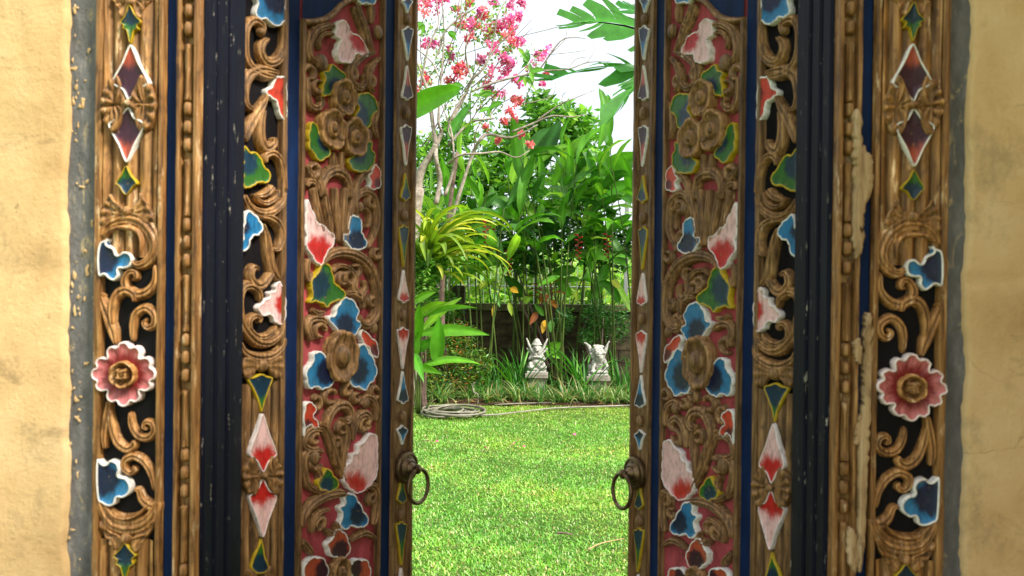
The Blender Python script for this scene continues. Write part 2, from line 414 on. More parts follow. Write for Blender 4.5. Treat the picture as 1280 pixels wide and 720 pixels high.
def rosette(cx, c, x, y, r, lobes=6, h=.016, name='rosette', pal=None, ph=0, depth=.13, lo=-.001, core=.5, ax=1.0, mat=None):
    """a round flower seen from the front: lobed, dished, painted or plain"""
    p = cx.pt(c, x, y); rr = r*cx.mpp; cx.cover.append((p[0], p[1], rr)); S = lobes*10; V = []; F = []; cols = []
    prof = [(1.0, lo), (1.0, h*.8), (.96, h), (.87, h*1.0), (.8, h*.86), (.68, h*.62), (.55, h*.5), (.42, h*.42), (.36, h*.9), (.25, h*1.05), (.14, h*.85), (.1, h*.95), (.0, h*1.0)]
    for (t, hh) in prof:
        for k in range(S):
            a = 2*math.pi*k/S; lb = 1-depth*(1-abs(math.sin((a+ph)*lobes/2))**.6)*min(1, t*1.15)
            V.append((p[0]+math.cos(a)*rr*t*lb*ax, p[1]+math.sin(a)*rr*t*lb, hh-(0 if t < .5 or t == 1 else .10*h*(1-abs(math.sin((a+ph)*lobes/2))))))
            if pal:
                rc, fc, kc = [np.array(q) for q in PAL[pal]]
                if t > .85: cols.append(rc)
                elif t > .38:
                    s_ = min(1, max(0, (t-core)/.2)); edge = abs(math.sin((a+ph)*lobes/2)); cols.append((kc*(1-s_)+fc*s_)*(.75+.25*edge))
                else: cols.append(np.array((.30, .17, .06)))
            else:
                ed_ = 1-abs(math.sin((a+ph)*lobes/2)); v_ = (1.7 if t > .8 else 1.15 if t > .5 else .65 if t > .37 else 1.5)-(.35*ed_**2 if t > .45 else 0)
                v_ *= 1+.08*math.sin(a*lobes*3)*(t > .4); cols.append((v_, v_*.97, v_*.92))
    for i in range(len(prof)-1):
        for k in range(S):
            k2 = (k+1) % S; F.append((i*S+k, (i+1)*S+k, (i+1)*S+k2, i*S+k2)[::-1])
    return cx.build(name, V, F, PAINT if pal else mat, cols, auto=None)

def lozenge(cx, c, x, top, bot, w, pal, cw=1.0, skew=0, knob=True, rimw=6, h=.011, fh=.33):
    """upright diamond: an upper and a lower painted point, four ribbed wood petals and a knob between them"""
    mid = (top+bot)/2; H = (bot-top)/2
    xt, xb = x, x+skew; xm = (xt+xb)/2
    up = [(xt, top), (xt-w*.22, top+H*.30), (xt-w*.46, top+H*.62), (xt-w*.36, top+H*.72), (xt-w*.2, top+H*.78), (xm, mid-H*.05), (xt+w*.2, top+H*.78), (xt+w*.36, top+H*.72), (xt+w*.46, top+H*.62), (xt+w*.22, top+H*.30)]
    dn = [(2*xm-px+(xb-xt)*0, 2*mid-py) for px, py in up]
    for q, b in ((up, (xm, mid-H*.1)), (dn, (xm, mid+H*.1))):
        shape(cx, c, q, b, pal, core=.42 if pal != 'dred' else .55, h=h, rim=rimw, name='diamond_petal', center=(q[0][0]*.3+xm*.7, q[0][1]*.35+mid*.65), scal=0)
    for sx in (-1, 1):
        O_ = [(.05, -.02), (.14, -.22*fh/.5), (.27, -.98*fh), (.44, -.86*fh), (.58, -.52*fh), (.68, -.10*fh), (.66, .26*fh), (.58, .70*fh), (.40, 1.0*fh), (.25, .9*fh), (.13, .2*fh/.5)]
        fan(cx, c, [(xm+sx*w*a, mid+H*b) for a, b in O_], (xm+sx*w*.02, mid), h+.002)
    if knob: bud(cx, c, xm, mid, w*.13, h+.010, 'knob')
def fan(cx, c, P, base, h=.012, name='carved_petal', ribs=5):
    """a plain wood petal with ribs running out from its base"""
    P = cx.pts(c, P); Q = np.array(catmull(P, 5, True)); L = len(Q); B = cx.pt(c, *base); C = Q.mean(0); V = []; F = []; cols = []
    area = .5*sum(Q[i][0]*Q[(i+1) % L][1]-Q[(i+1) % L][0]*Q[i][1] for i in range(L))
    if area < 0: Q = Q[::-1]
    for t, hh in ((0, -.001), (.03, h*.8), (.1, h), (.3, h*.9), (.55, h*.8), (.8, h*.75), (.97, h*.7)):
        for p in Q:
            q = C+(p-C)*(1-t); a = math.atan2(*(q-B)); sn = math.sin(a*ribs*3.2); V.append((q[0], q[1], hh+(h*.2*sn if t > .02 else 0))); v_ = 1.0+.38*sn if t > .02 else .6; cols.append((v_, v_*.97, v_*.92))
    for r in range(6):
        for i in range(L): F.append((r*L+i, r*L+(i+1) % L, (r+1)*L+(i+1) % L, (r+1)*L+i))
    F.append(tuple(6*L+i for i in range(L)))
    return cx.build(name, V, F, cols=cols, auto=None)
def tri(cx, c, P, pal='green', base=None, rim=7, h=.010, name='leaf_point', core=.3):
    return shape(cx, c, P, base or P[0], pal, core=core, h=h, rim=rim, name=name, scal=0)

def prism(name, poly, z0, z1, mat, parent, M=1, nz=1):
    """profile of (u, y) points in plan, extruded upwards"""
    V = []; F = []; n = len(poly)
    for i in range(nz+1):
        z = z0+(z1-z0)*i/nz
        for (u, y) in poly: V.append((M*u, y, z))
    for i in range(nz):
        for k in range(n):
            k2 = (k+1) % n; F.append((i*n+k, i*n+k2, (i+1)*n+k2, (i+1)*n+k))
    F.append(tuple(range(n))[::-1]); F.append(tuple(nz*n+k for k in range(n)))
    a = sum(poly[i][0]*poly[(i+1) % n][1]-poly[(i+1) % n][0]*poly[i][1] for i in range(n))*M
    if a < 0: F = [tuple(reversed(f)) for f in F]
    return link(name, mesh(name, V, F, smooth=False), mat, parent)
def strip(cx, name, u0, u1, z0, z1, h0, h1, mat, rnd_=.3, wob=.0008, cols=0, nu=6):
    """upright raised batten with softly worn edges"""
    V = []; F = []; colv = []; nz = max(2, int((z1-z0)/.012)); w_ = (u1-u0)
    K = nu+1
    for i in range(nz+1):
        z = z0+(z1-z0)*i/nz
        for k in range(K):
            t = -1+2*k/nu; hh = h1-(h1-h0)*rnd_*abs(t)**4
            if k in (0, nu): hh = h0
            tt = t if k in (0, nu) else t*.97
            u = (u0+u1)/2+tt*w_/2+wob*noise.noise(Vector((u0*40+(k > nu/2)*9, z*25, cx.M*3)))
            V.append((u, z, hh+wob*noise.noise(Vector((t*2, z*30, u0*50)))*(k not in (0, nu))))
            v_ = .85+.5*noise.noise(Vector((t*1.5, z*11, u0*90+cx.M)))+.12*abs(t); colv.append((v_, v_*.96, v_*.9))
    for i in range(nz):
        for k in range(K-1): F.append((i*K+k, i*K+k+1, (i+1)*K+k+1, (i+1)*K+k))
    F.append(tuple(range(K))[::-1]); F.append(tuple(nz*K+k for k in range(K)))
    return cx.build(name, V, F, mat, colv, auto=40)
def flutes(cx, u0, u1, z0, z1, n, h, name='fluted_board', mat=None, lo=0.0):
    """board with upright hand cut flutes"""
    K = n*8+1; nz = max(2, int((z1-z0)/.012)); V = []; F = []; cols = []
    for i in range(nz+1):
        z = z0+(z1-z0)*i/nz
        for k in range(K):
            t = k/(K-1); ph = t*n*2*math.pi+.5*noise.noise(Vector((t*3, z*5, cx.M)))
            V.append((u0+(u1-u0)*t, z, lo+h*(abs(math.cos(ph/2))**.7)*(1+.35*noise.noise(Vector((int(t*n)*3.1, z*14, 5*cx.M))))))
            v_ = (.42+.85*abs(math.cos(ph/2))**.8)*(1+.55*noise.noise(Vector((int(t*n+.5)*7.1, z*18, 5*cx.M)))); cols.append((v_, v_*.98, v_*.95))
    for i in range(nz):
        for k in range(K-1): F.append((i*K+k, i*K+k+1, (i+1)*K+k+1, (i+1)*K+k))
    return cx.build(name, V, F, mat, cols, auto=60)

# ------------------------------------------------------------------ gate wall
ZT = 2.66
def ragged_sheet(name, u0, u1, z0, z1, y0, y1, mat, parent, M, amp=.012, seed=0, bulge=.002):
    """plaster or cement face whose edge at u0 (towards the door) is ragged"""
    nz = int((z1-z0)/.012); nu = 26; V = []; F = []
    for i in range(nz+1):
        z = z0+(z1-z0)*i/nz
        e = amp*(noise.noise(Vector((seed, z*7, 0)))+.5*noise.noise(Vector((seed, z*26, 4)))+.25*noise.noise(Vector((seed, z*80, 9))))
        for k in range(nu+1):
            t = (k/nu)**2; u = (u0+e)*(1-t)+u1*t
            y = y0+bulge*noise.noise(Vector((u*5, z*5, seed)))+bulge*.5*noise.noise(Vector((u*18, z*18, seed)))
            if mat is PLASTER:
                for zj in (.915, 1.515, 2.115):
                    y += .010*math.exp(-((z-zj-.006*noise.noise(Vector((u*6, seed, 1))))/.006)**2)*(.6+.8*noise.noise(Vector((u*4, zj, seed+2))))
                y += .006*max(0, noise.noise(Vector((u*9, z*6, seed+7)))-.28)*3
            if k == 0: y = y1
            V.append((M*u, y, z))
    K = nu+1
    for i in range(nz):
        for k in range(nu): F.append((i*K+k, i*K+k+1, (i+1)*K+k+1, (i+1)*K+k))
    if M < 0: F = [f[::-1] for f in F]
    return link(name, mesh(name, V, F), mat, parent)
gw = thing('gate_wall', 'cream plastered garden wall with stained face around the carved doorway', 'wall', (0, 0, 0))
# wall core as three butted blocks in one ring
core = prism('wall_core', [(-3.2, .02), (-.752, .02), (-.752, .30), (-3.2, .30)], 0, 3.05, PLASTER, gw)
core = prism('wall_core', [(.752, .02), (3.2, .02), (3.2, .30), (.752, .30)], 0, 3.05, PLASTER, gw)
box('wall_core', (-.751, .751, .02, .30, ZT+.004, 3.049), PLASTER, gw)
for M_, sd_ in ((-1, 3.3), (1, 8.1)):
    ragged_sheet('plaster_face', .792 if M_ < 0 else .774, 3.2, 0, 3.05, -.006, .016, PLASTER, gw, M_, .010, sd_, .003)
    ragged_sheet('cement_joint', .738, .83, 0, ZT+.05, .003, .018, CEMENT, gw, M_, .004, sd_+5, .005)
    # faint crack between the plaster courses
box('plaster_face', (-.80, .80, -.004, .0195, ZT+.06, 3.048), PLASTER, gw)
M_ = 1
pier = thing('shade_pier', 'unseen plastered pier added forward of the gate wall to shade its right side', 'wall', (1.20, -1.13, 0))  # added out of view to darken the right side and block sky light
box('shade_pier_body', (-.16, .16, -1.1, 1.1, 0, 3.1), PLASTER, pier, bevel=.01)
box('shade_pier_cap', (-.21, .21, -1.112, 1.112, 3.102, 3.2), STONE2, pier, bevel=.01)
# plaster smeared thinly over the cement on the left
for k in range(60):
    z = rnd.uniform(.96, 2.05); u = -.792+abs(rnd.gauss(0, .022))*(1 if z < 1.75 else .6)
    if u > -.746: continue
    s0 = rnd.uniform(.0012, .0055); ph = rnd.uniform(0, 6); n_ = rnd.randint(7, 11)
    st_ = rnd.uniform(.7, 2.4)
    pts = []
    for a in range(n_):
        r_ = s0*rnd.uniform(.35, 1.5); pts.append((u+math.cos(a*6.283/n_)*r_/st_**.4+(rnd.uniform(-.2, .2)+.3)*r_, z+math.sin(a*6.283/n_)*r_*st_))
    V = [(u, -.0012, z)]+[(p[0], .0014, p[1]) for p in pts]
    link('plaster_crumb', mesh('plaster_crumb', V, [(0, 1+i, 1+(i+1) % n_) for i in range(n_)]), PLASTER, gw)

# ------------------------------------------------------------------ door frame
df = thing('door_frame', 'carved wooden door frame with painted flowers, beaded mouldings and dark stepped jambs', 'door frame', (0, 0, 0))
box('lintel', (-.75, .75, -.004, .26, 2.502, ZT), WOODF, df, bevel=.004)
box('threshold', (-.556, .556, .0, .30, 0, .05), STONE2, df, bevel=.004)

def frame_side(M):
    # left side is the traced one; the right is its mirror image with hand-made differences
    z0, z1 = .0, 2.5
    post = prism('carved_post', [(-.744, .0), (-.618, .0), (-.618, .2), (-.744, .2)], z0, z1, BLACK, df, M)
    cx = Ctx(M, map_frame, 1.4/3000, post, WOODF, 5 if M > 0 else 11); cx.wide = 1.42
    strip(cx, 'edge_batten', -.7435, -.727, z0, z1, 0, .014, WOODF)
    strip(cx, 'edge_batten', -.629, -.6175, z0, z1, 0, .013, WOODF)
    zt = map_frame(163, 322)[1]; zb = map_frame(163, 672)[1]
    flutes(cx, -.7265, -.6295, zt, z1-.002, 4, .010, lo=.001)
    flutes(cx, -.7265, -.6295, z0+.002, zb, 4, .010, lo=.001)
    # --- top band
    fan(cx, 'A', [(190, 0), (215, 40), (232, 80), (255, 60), (262, 30), (245, 0), (215, -30)], (262, -10), .014)
    fan(cx, 'A', [(340, 0), (315, 40), (298, 80), (275, 60), (270, 30), (290, 0), (315, -30)], (268, -10), .014)
    bud(cx, 'A', 268, 18, 20, .02)
    scroll(cx, 'A', [(200, -90), (215, -40), (250, -8), (290, -8), (325, -40), (345, -90)], [26, 34, 36, 34, 26], .014)
    tri(cx, 'A', [(262, 30), (245, 70), (228, 95), (240, 105), (238, 118), (252, 125), (265, 172), (280, 125), (294, 118), (292, 105), (306, 92), (284, 66)], base=(266, 50), core=.35, rim=4, h=.018)
    lozenge(cx, 'A', 266, 176, 616, 150, 'dred', skew=-14, rimw=10, h=.018, fh=.5)
    tri(cx, 'A', [(250, 626), (232, 660), (213, 690), (226, 704), (236, 722), (250, 735), (264, 722), (276, 704), (290, 690), (268, 660)], base=(252, 715), core=.4, rim=4, h=.018)
    # --- leafy crest over the panel
    fan(cx, 'B', [(240, 70), (200, 30), (185, 10), (165, 50), (150, 100), (165, 140), (215, 100)], (245, 85), .015)
    fan(cx, 'B', [(262, 70), (290, 30), (300, 5), (325, 45), (350, 105), (325, 120), (285, 100)], (250, 85), .015)
    bud(cx, 'B', 250, 74, 24, .022)
    scroll(cx, 'B', [(150, 175), (175, 125), (225, 100), (285, 105), (335, 150), (350, 215), (320, 262), (285, 275), (270, 255)], [20, 34, 44, 48, 46, 40, 34, 26, 12], .017, 3)
    scroll(cx, 'B', [(165, 165), (200, 140), (250, 135), (290, 150), (305, 190), (300, 240)], [8, 16, 20, 22, 18, 8], .020, 1)
    shape(cx, 'B', [(188, 178), (178, 196), (204, 212), (216, 236), (240, 224), (265, 232), (274, 256), (262, 282), (240, 290), (222, 290), (222, 314), (204, 334), (182, 326), (168, 312), (146, 316), (140, 250), (148, 196), (168, 182)], (158, 252), 'blue', core=.42, rim=11, name='blue_flower', h=.017, center=(205, 256))
    scroll(cx, 'B', [(350, 270), (350, 330), (325, 370), (285, 385), (248, 368), (236, 335), (250, 305), (275, 300), (280, 322), (262, 330)], [10, 22, 30, 32, 32, 28, 24, 20, 16, 8], .016)
    scroll(cx, 'B', [(205, 570), (190, 520), (170, 460), (150, 400), (160, 380)], [14, 36, 34, 26, 10], .015)
    scroll(cx, 'B', [(195, 500), (190, 440), (205, 390), (240, 368), (272, 385), (275, 412)], [10, 26, 32, 34, 28, 12], .017)
    scroll(cx, 'B', [(268, 560), (266, 500), (278, 455), (315, 435), (345, 460), (345, 495), (322, 508), (308, 490), (322, 474)], [12, 24, 26, 28, 26, 24, 20, 16, 8], .015)
    # --- big flower
    O_ = []
    for k_ in range(72):
        a_ = 2*math.pi*k_/72; rr_ = 122*(.70+.17*abs(math.cos(2*a_))**.7+.13*abs(math.cos(6*a_))**.7)
        O_.append((240+rr_*math.cos(a_), 680+rr_*math.sin(a_)))
    shape(cx, 'B', O_, (240, 680), 'rose', core=.55, rim=11, name='pink_flower', h=.018, center=(240, 680), scal=0, n=3, dish=.5)
    rosette(cx, 'B', 242, 680, 52, 6, .027, 'flower_centre', depth=.08)
    for dx in (-13, 13):
        for dy in (-13, 13): bud(cx, 'B', 243+dx, 678+dy, 11, .032, 'seed_bead')
    # --- lower half
    scroll(cx, 'C', [(180, 60), (170, 120), (160, 190), (165, 240)], [18, 30, 26, 12], .015)
    scroll(cx, 'C', [(180, 90), (190, 160), (210, 215), (245, 240), (272, 225), (266, 208)], [12, 26, 30, 32, 24, 10], .016)
    scroll(cx, 'C', [(258, 100), (262, 150), (285, 190), (320, 200), (345, 175), (338, 145), (315, 140), (308, 160), (324, 166)], [12, 22, 26, 26, 24, 22, 18, 14, 8], .015)
    shape(cx, 'C', [(140, 276), (168, 294), (190, 278), (216, 288), (226, 314), (222, 336), (248, 344), (266, 370), (262, 402), (238, 420), (216, 420), (206, 444), (184, 452), (158, 440), (142, 424), (136, 350)], (160, 352), 'blue', core=.45, rim=11, name='blue_flower', h=.017, center=(200, 360))
    scroll(cx, 'C', [(350, 400), (338, 340), (310, 290), (270, 268), (238, 282), (236, 312), (258, 330), (276, 316), (264, 302)], [12, 22, 26, 28, 26, 22, 20, 16, 8], .015)
    scroll(cx, 'C', [(350, 455), (325, 450), (300, 425), (290, 395), (270, 390)], [30, 36, 28, 20, 8], .015)
    scroll(cx, 'C', [(148, 430), (165, 480), (200, 520), (250, 532), (305, 520), (345, 480), (362, 430)], [20, 38, 46, 50, 46, 38, 20], .018, 3)
    scroll(cx, 'C', [(170, 450), (205, 485), (250, 495), (295, 480), (325, 445)], [8, 14, 18, 14, 8], .021, 1)
    bud(cx, 'C', 245, 572, 26, .021)
    fan(cx, 'C', [(232, 590), (205, 620), (175, 570), (152, 540), (150, 500), (185, 540), (220, 560)], (240, 575), .014)
    fan(cx, 'C', [(262, 590), (285, 625), (318, 575), (345, 530), (352, 500), (310, 540), (275, 560)], (250, 575), .014)
    tri(cx, 'C', [(245, 585), (225, 610), (202, 634), (216, 648), (212, 664), (228, 676), (234, 700), (245, 722), (256, 700), (264, 676), (278, 664), (274, 646), (286, 632), (265, 608)], base=(246, 620), core=.4, rim=5, h=.018)
    # the same pattern goes on, out of the picture
    # --- painted strip and beads
    st = prism('blue_strip', [(-.6175, .004), (-.5995, .004), (-.5995, .15), (-.6175, .15)], z0, z1, BLUE, df, M)
    cb = Ctx(M, map_frame, 1.4/3000, None, WOODF, 3)
    bm = prism('bead_moulding', [(-.5993, .006), (-.5555, .006), (-.5555, .15), (-.5993, .15)], z0, z1, WOODF, df, M)
    cb.parent = bm
    strip(cb, 'moulding_edge', -.599, -.5885, z0, z1, -.006, .008, WOODF, nu=6)
    strip(cb, 'moulding_edge', -.5675, -.5556, z0, z1, -.006, .010, WOODF, nu=6)
    zz = map_frame(235, 0)[1]+.0*M
    per = .2055; start = map_frame(238, 55)[1]
    k = int((start-.03)/per); z = start-k*per
    while z < 2.4:
        # reel below z, three beads above
        for j in range(3):
            zc = z+.026+j*.0315+cb.r.uniform(-.001, .001)
            V = []; F = []; Sg = 8
            prof = [(-.0125, .35), (-.011, .8), (-.006, 1), (.006, 1), (.011, .8), (.0125, .35)]
            for dz, s_ in prof:
                for a in range(Sg+1):
                    an = math.pi*a/Sg; V.append((-.578-math.cos(an)*.0088*s_, zc+dz, -.006+math.sin(an)*.017*s_))
            K = Sg+1
            for i in range(5):
                for a in range(Sg): F.append((i*K+a, i*K+a+1, (i+1)*K+a+1, (i+1)*K+a)[::-1])
            cb.build('bead', V, F, None, auto=60)
        V = []; F = []
        for dz, s_ in [(.0, .3), (.003, .8), (.012, .7), (.02, .62), (.08, .62), (.092, .7), (.1, .8), (.103, .3)]:
            for a in range(13):
                t = -1+a/6; V.append((-.578+t*.0082*(.6+.4*s_), z-.103+dz, -.006+(.015*s_)*(1-abs(t)**4)+(.004*abs(math.cos(t*math.pi)) if abs(t) < .9 else 0)))
        for i in range(7):
            for a in range(12): F.append((i*13+a, i*13+a+1, (i+1)*13+a+1, (i+1)*13+a))
        cb.build('reel', V, F, None, auto=60)
        z += per
    # stepped dark jamb
    for poly in ([(-.5553, .008), (-.5525, .008), (-.549, .014), (-.549, .05), (-.5553, .05)],
                 [(-.5553, .0505), (-.5475, .0505), (-.5445, .056), (-.5445, .094), (-.5553, .094)],
                 [(-.5553, .0945), (-.5425, .0945), (-.5395, .099), (-.5375, .12), (-.5375, .158), (-.5553, .158)]):
        prism('jamb_moulding', poly, z0, z1, NAVY, df, M)
    if M < 0:
        # paint peeled off to bare wood on the right post
        for c_, P in (('R1', [(1068, 140), (1075, 142), (1078, 178), (1088, 192), (1092, 205), (1091, 238), (1081, 262), (1080, 300), (1076, 318), (1070, 322), (1068, 290), (1069, 240), (1068, 190)]),
                      ('R2', [(1083, 398), (1090, 394), (1092, 430), (1089, 520), (1085, 600), (1081, 680), (1076, 716), (1072, 700), (1074, 640), (1075, 560), (1080, 500), (1080, 452)]),
                      ('R3', [(1071, 424), (1077, 428), (1078, 455), (1073, 450), (1070, 436)]),
                      ('R4', [(1061, 664), (1069, 662), (1073, 690), (1069, 718), (1063, 706), (1060, 690)]),
                      ('R5', [(1070, 545), (1075, 524), (1078, 520), (1077, 548), (1072, 556)])):
            Q = [at(px, py, -.0148) for px, py in P]; C_ = sum(Q, Vector())/len(Q)
            qs = catmull([tuple(q) for q in Q], 12, True); V = []
            for s_, dy in ((1, .018), (.97, .0006), (.5, .0)):
                for i, q in enumerate(qs):
                    j = .0035*noise.noise(Vector((q[0]*60, q[2]*90, 2)))+.0026*noise.noise(Vector((q[0]*200, q[2]*310, 2))); V.append((C_.x+(q[0]-C_.x)*s_+j, q[1]+dy, C_.z+(q[2]-C_.z)*(1-(1-s_)*.2)+j))
            L = len(qs); F = [(r*L+i, r*L+(i+1) % L, (r+1)*L+(i+1) % L, (r+1)*L+i) for r in range(2) for i in range(L)]+[tuple(2*L+i for i in range(L))]
            link('bare_wood_patch', mesh('bare_wood_patch', V, F), BARE, post)['label'] = 'pale bare wood where paint has peeled'
frame_side(1); frame_side(-1)

# ------------------------------------------------------------------ door leaves
def door_leaf(M, label):
    th = thing('door_leaf', label, 'door', (-HW*M, HD, 0), TH*M)
    W_ = .558; z0, z1 = .06, 2.49
    RC = .016                                       # recess behind the traced surface
    # backing board, painted recesses
    def cxp(parent, mat=WOODG, seed=0):
        c = Ctx(M, map_leaf, 1.8/3000, parent, mat, seed+(0 if M > 0 else 50)); c.wide = 1.22; return c
    board = prism('backing_board', [(0, .016), (W_, .016), (W_, .044), (0, .044)], z0, z1, NAVY, th, M)
    # u positions of the battens, from the tracing
    u = lambda px: map_leaf(px, 360)[0]
    def lay(name, a, b, y0, y1, mat):
        return prism(name, [(a, y0), (b, y0), (b, y1), (a, y1)], z0+.001, z1-.001, mat, th, M)
    uA, uB = u(299), u(357); uC, uD = u(374), u(478.5); uE, uF = u(492), W_
    if M < 0: uA, uB = .004+u(298), u(357)
    # hinge stile
    hs = lay('hinge_stile', .002, uB, .009, .0159, BLACK); c = cxp(hs, WOOD, 1)
    strip(c, 'edge_batten', uB-.019, uB, z0+.002, z1-.002, -.008, .006, WOODG)
    strip(c, 'edge_batten', .002, .010, z0+.002, z1-.002, -.008, .006, WOODG)
    lo = -.009; H = .015
    def sh(*a, **k):
        k.setdefault('lo', lo); k.setdefault('h', .006); return shape(c, *a, **k)
    def sr(*a, **k):
        k.setdefault('base', lo); k.setdefault('h', .019); return scroll(c, *a, **k)
    zf = map_leaf(325, 478)[1]
    flutes(c, .0105, uB-.0195, z0+.003, zf, 4, .011, mat=WOODG, lo=-.009)
    sh('D', [(95, -40), (88, 20), (84, 55), (98, 76), (122, 70), (140, 92), (165, 98), (188, 90), (196, 60), (196, 10), (190, -40)], (155, 0), 'blue', rim=7.5, core=.35, name='blue_flower')
    sr('D', [(110, 130), (112, 98), (82, 78), (56, 100), (48, 150), (52, 215), (80, 262), (125, 285), (165, 290)], [16, 28, 30, 28, 26, 30, 34, 30, 10])
    sr('D', [(135, 145), (112, 165), (108, 200), (132, 235), (170, 225), (192, 180), (194, 120), (190, 85)], [14, 28, 34, 38, 36, 28, 22, 12], ridges=3)
    sr('D', [(175, 275), (110, 262), (62, 285), (44, 345), (52, 395), (78, 412)], [12, 36, 42, 38, 28, 14])
    bud(c, 'D', 104, 122, 16, .014)
    sh('D', [(168, 285), (150, 310), (136, 330), (124, 340), (128, 360), (146, 372), (162, 380), (166, 410), (180, 438), (198, 452), (200, 370), (198, 300)], (198, 350), 'red', rim=8, core=.2, name='red_leaf')
    sr('D', [(128, 355), (110, 400), (85, 440), (60, 490), (48, 530)], [10, 32, 40, 36, 14])
    sr('D', [(118, 410), (108, 460), (108, 520), (128, 558), (155, 540), (152, 515)], [14, 32, 38, 40, 32, 14])
    sh('D', [(36, 556), (62, 568), (82, 572), (104, 592), (112, 618), (132, 640), (140, 672), (118, 688), (90, 686), (76, 700), (52, 704), (36, 696)], (52, 610), 'green', rim=8, core=.3, name='green_leaf')
    sr('D', [(122, 612), (124, 585), (152, 575), (178, 600), (190, 650), (196, 720)], [14, 26, 30, 28, 26, 20])
    sr('D', [(150, 700), (140, 715), (120, 730), (90, 735)], [24, 30, 26, 10])
    sr('E', [(42, 10), (62, 52), (100, 78), (145, 76), (182, 44), (196, 0)], [16, 28, 34, 34, 28, 14], ridges=3)
    sr('E', [(80, 8), (98, 34), (128, 42), (160, 22), (172, -10)], [10, 18, 22, 18, 8])
    sr('E', [(104, 92), (140, 96), (172, 120), (186, 165), (172, 212), (152, 216)], [14, 28, 34, 32, 24, 10])
    sh('E', [(58, 66), (76, 84), (98, 102), (110, 136), (98, 162), (76, 162), (66, 184), (54, 210), (30, 226), (34, 160), (40, 104)], (40, 130), 'blue', rim=8, core=.2, name='blue_leaf')
    sr('E', [(112, 118), (128, 170), (138, 230), (150, 290), (172, 330)], [12, 30, 36, 40, 18], ridges=3)
    sr('E', [(150, 300), (118, 345), (88, 350), (68, 318), (78, 284), (98, 292)], [24, 34, 34, 32, 26, 14])
    sh('E', [(178, 338), (158, 352), (156, 372), (134, 378), (134, 398), (112, 408), (92, 436), (108, 462), (132, 462), (150, 470), (156, 490), (178, 496), (194, 480), (196, 400)], (190, 420), 'pink', rim=7, core=.32, name='pink_flower')
    sr('E', [(105, 412), (100, 375), (70, 350), (38, 362), (26, 410), (32, 470), (55, 520), (95, 558), (140, 562), (178, 530), (190, 480)], [12, 24, 32, 34, 32, 34, 38, 40, 36, 26, 10], ridges=3)
    sr('E', [(96, 492), (102, 474), (82, 466), (62, 484), (66, 520), (100, 545), (140, 534), (165, 500)], [10, 18, 22, 24, 24, 24, 20, 8])
    sr('E', [(26, 560), (44, 600), (95, 622), (150, 614), (186, 580), (192, 545)], [14, 28, 34, 32, 24, 12])
    fan(c, 'E', [(100, 640), (70, 624), (40, 622), (30, 660), (44, 700), (70, 690)], (108, 650), .008)
    fan(c, 'E', [(122, 640), (150, 622), (178, 612), (186, 655), (170, 700), (146, 690)], (112, 650), .008)
    bud(c, 'E', 110, 650, 24, .014)
    tri(c, 'F', [(105, -40), (80, -30), (52, -20), (72, 20), (90, 62), (105, 106), (120, 62), (134, 20), (148, -22), (125, -32)], base=(104, -8), core=.42, rim=8, h=.006)
    lozenge(c, 'F', 105, 110, 572, 112, 'pink')
    tri(c, 'F', [(105, 578), (92, 610), (76, 645), (64, 684), (72, 700), (90, 712), (120, 706), (134, 684), (120, 645), (114, 610)], base=(104, 690), core=.42, rim=8, h=.006)
    fan(c, 'F', [(90, 720), (60, 690), (46, 720), (50, 760), (80, 780)], (105, 760), .008)
    fan(c, 'F', [(115, 720), (140, 680), (162, 720), (155, 760), (130, 780)], (105, 760), .008)
    # --- blue grooves are the board; panel
    lay('blue_groove', uB+.0006, uC-.0006, .006, .0158, BLUE)
    lay('blue_groove', uD+.0006, uE-.0006, .006, .0158, BLUE)
    pn = lay('carved_panel', uC, uD, .0105, .0157, ROSE); c = cxp(pn, WOODG, 2)
    strip(c, 'edge_batten', uC, uC+.013, z0+.002, map_leaf(380, 24)[1], -.010, .004, WOODG)
    strip(c, 'edge_batten', uD-.011, uD, z0+.002, z1-.002, -.010, .004, WOODG)
    lo = -.011
    # blue arch field and its moulding
    A_ = [c.pt('D', x, y) for x, y in [(268, 66), (300, 68), (340, 62), (372, 44), (400, 16), (430, -4), (470, -14), (520, -18), (556, -20)]]
    Vv = []; Ff = []
    cc_ = catmull(A_, 4)
    for q in cc_: Vv += [(q[0], q[1], -.003), (q[0], z1-.003, -.003)]
    for i in range(len(cc_)-1): Ff.append((2*i, 2*i+2, 2*i+3, 2*i+1))
    c.build('arched_field', Vv, Ff, BLUE)
    sr('D', [(268, 80), (300, 82), (345, 74), (380, 52), (408, 22), (440, 2), (490, -6), (556, -10)], [22, 24, 24, 24, 22, 22, 22, 22], ridges=1, h=.018)
    sh('D', [(398, 78), (420, 80), (432, 96), (436, 116), (452, 126), (478, 140), (490, 162), (504, 186), (502, 214), (480, 208), (458, 206), (448, 232), (424, 238), (396, 228), (388, 196), (396, 168), (404, 150), (386, 138), (384, 108)], (470, 150), 'pink', rim=7, core=.3, name='pink_flower')
    sr('D', [(385, 96), (350, 98), (312, 118), (292, 165), (296, 215), (330, 240)], [14, 30, 34, 34, 30, 20], ridges=3)
    sr('D', [(382, 130), (350, 125), (325, 150), (330, 190)], [10, 18, 18, 8])
    bud(c, 'D', 334, 236, 30, .011, ry=34)
    sr('D', [(282, 290), (284, 350), (296, 398), (325, 405), (338, 380), (322, 365)], [16, 24, 28, 28, 24, 12])
    sr('D', [(468, 20), (480, 60), (500, 110), (512, 160), (530, 200)], [44, 48, 46, 44, 20], ridges=4)
    sr('D', [(520, 10), (525, 50), (520, 90)], [20, 26, 12])
    sh('D', [(465, -30), (465, 0), (480, 18), (498, 12), (515, 22), (532, 8), (536, -30)], (500, -20), 'blue', rim=7, core=.3, name='blue_leaf')
    bud(c, 'D', 545, 122, 22, .012, ry=30)
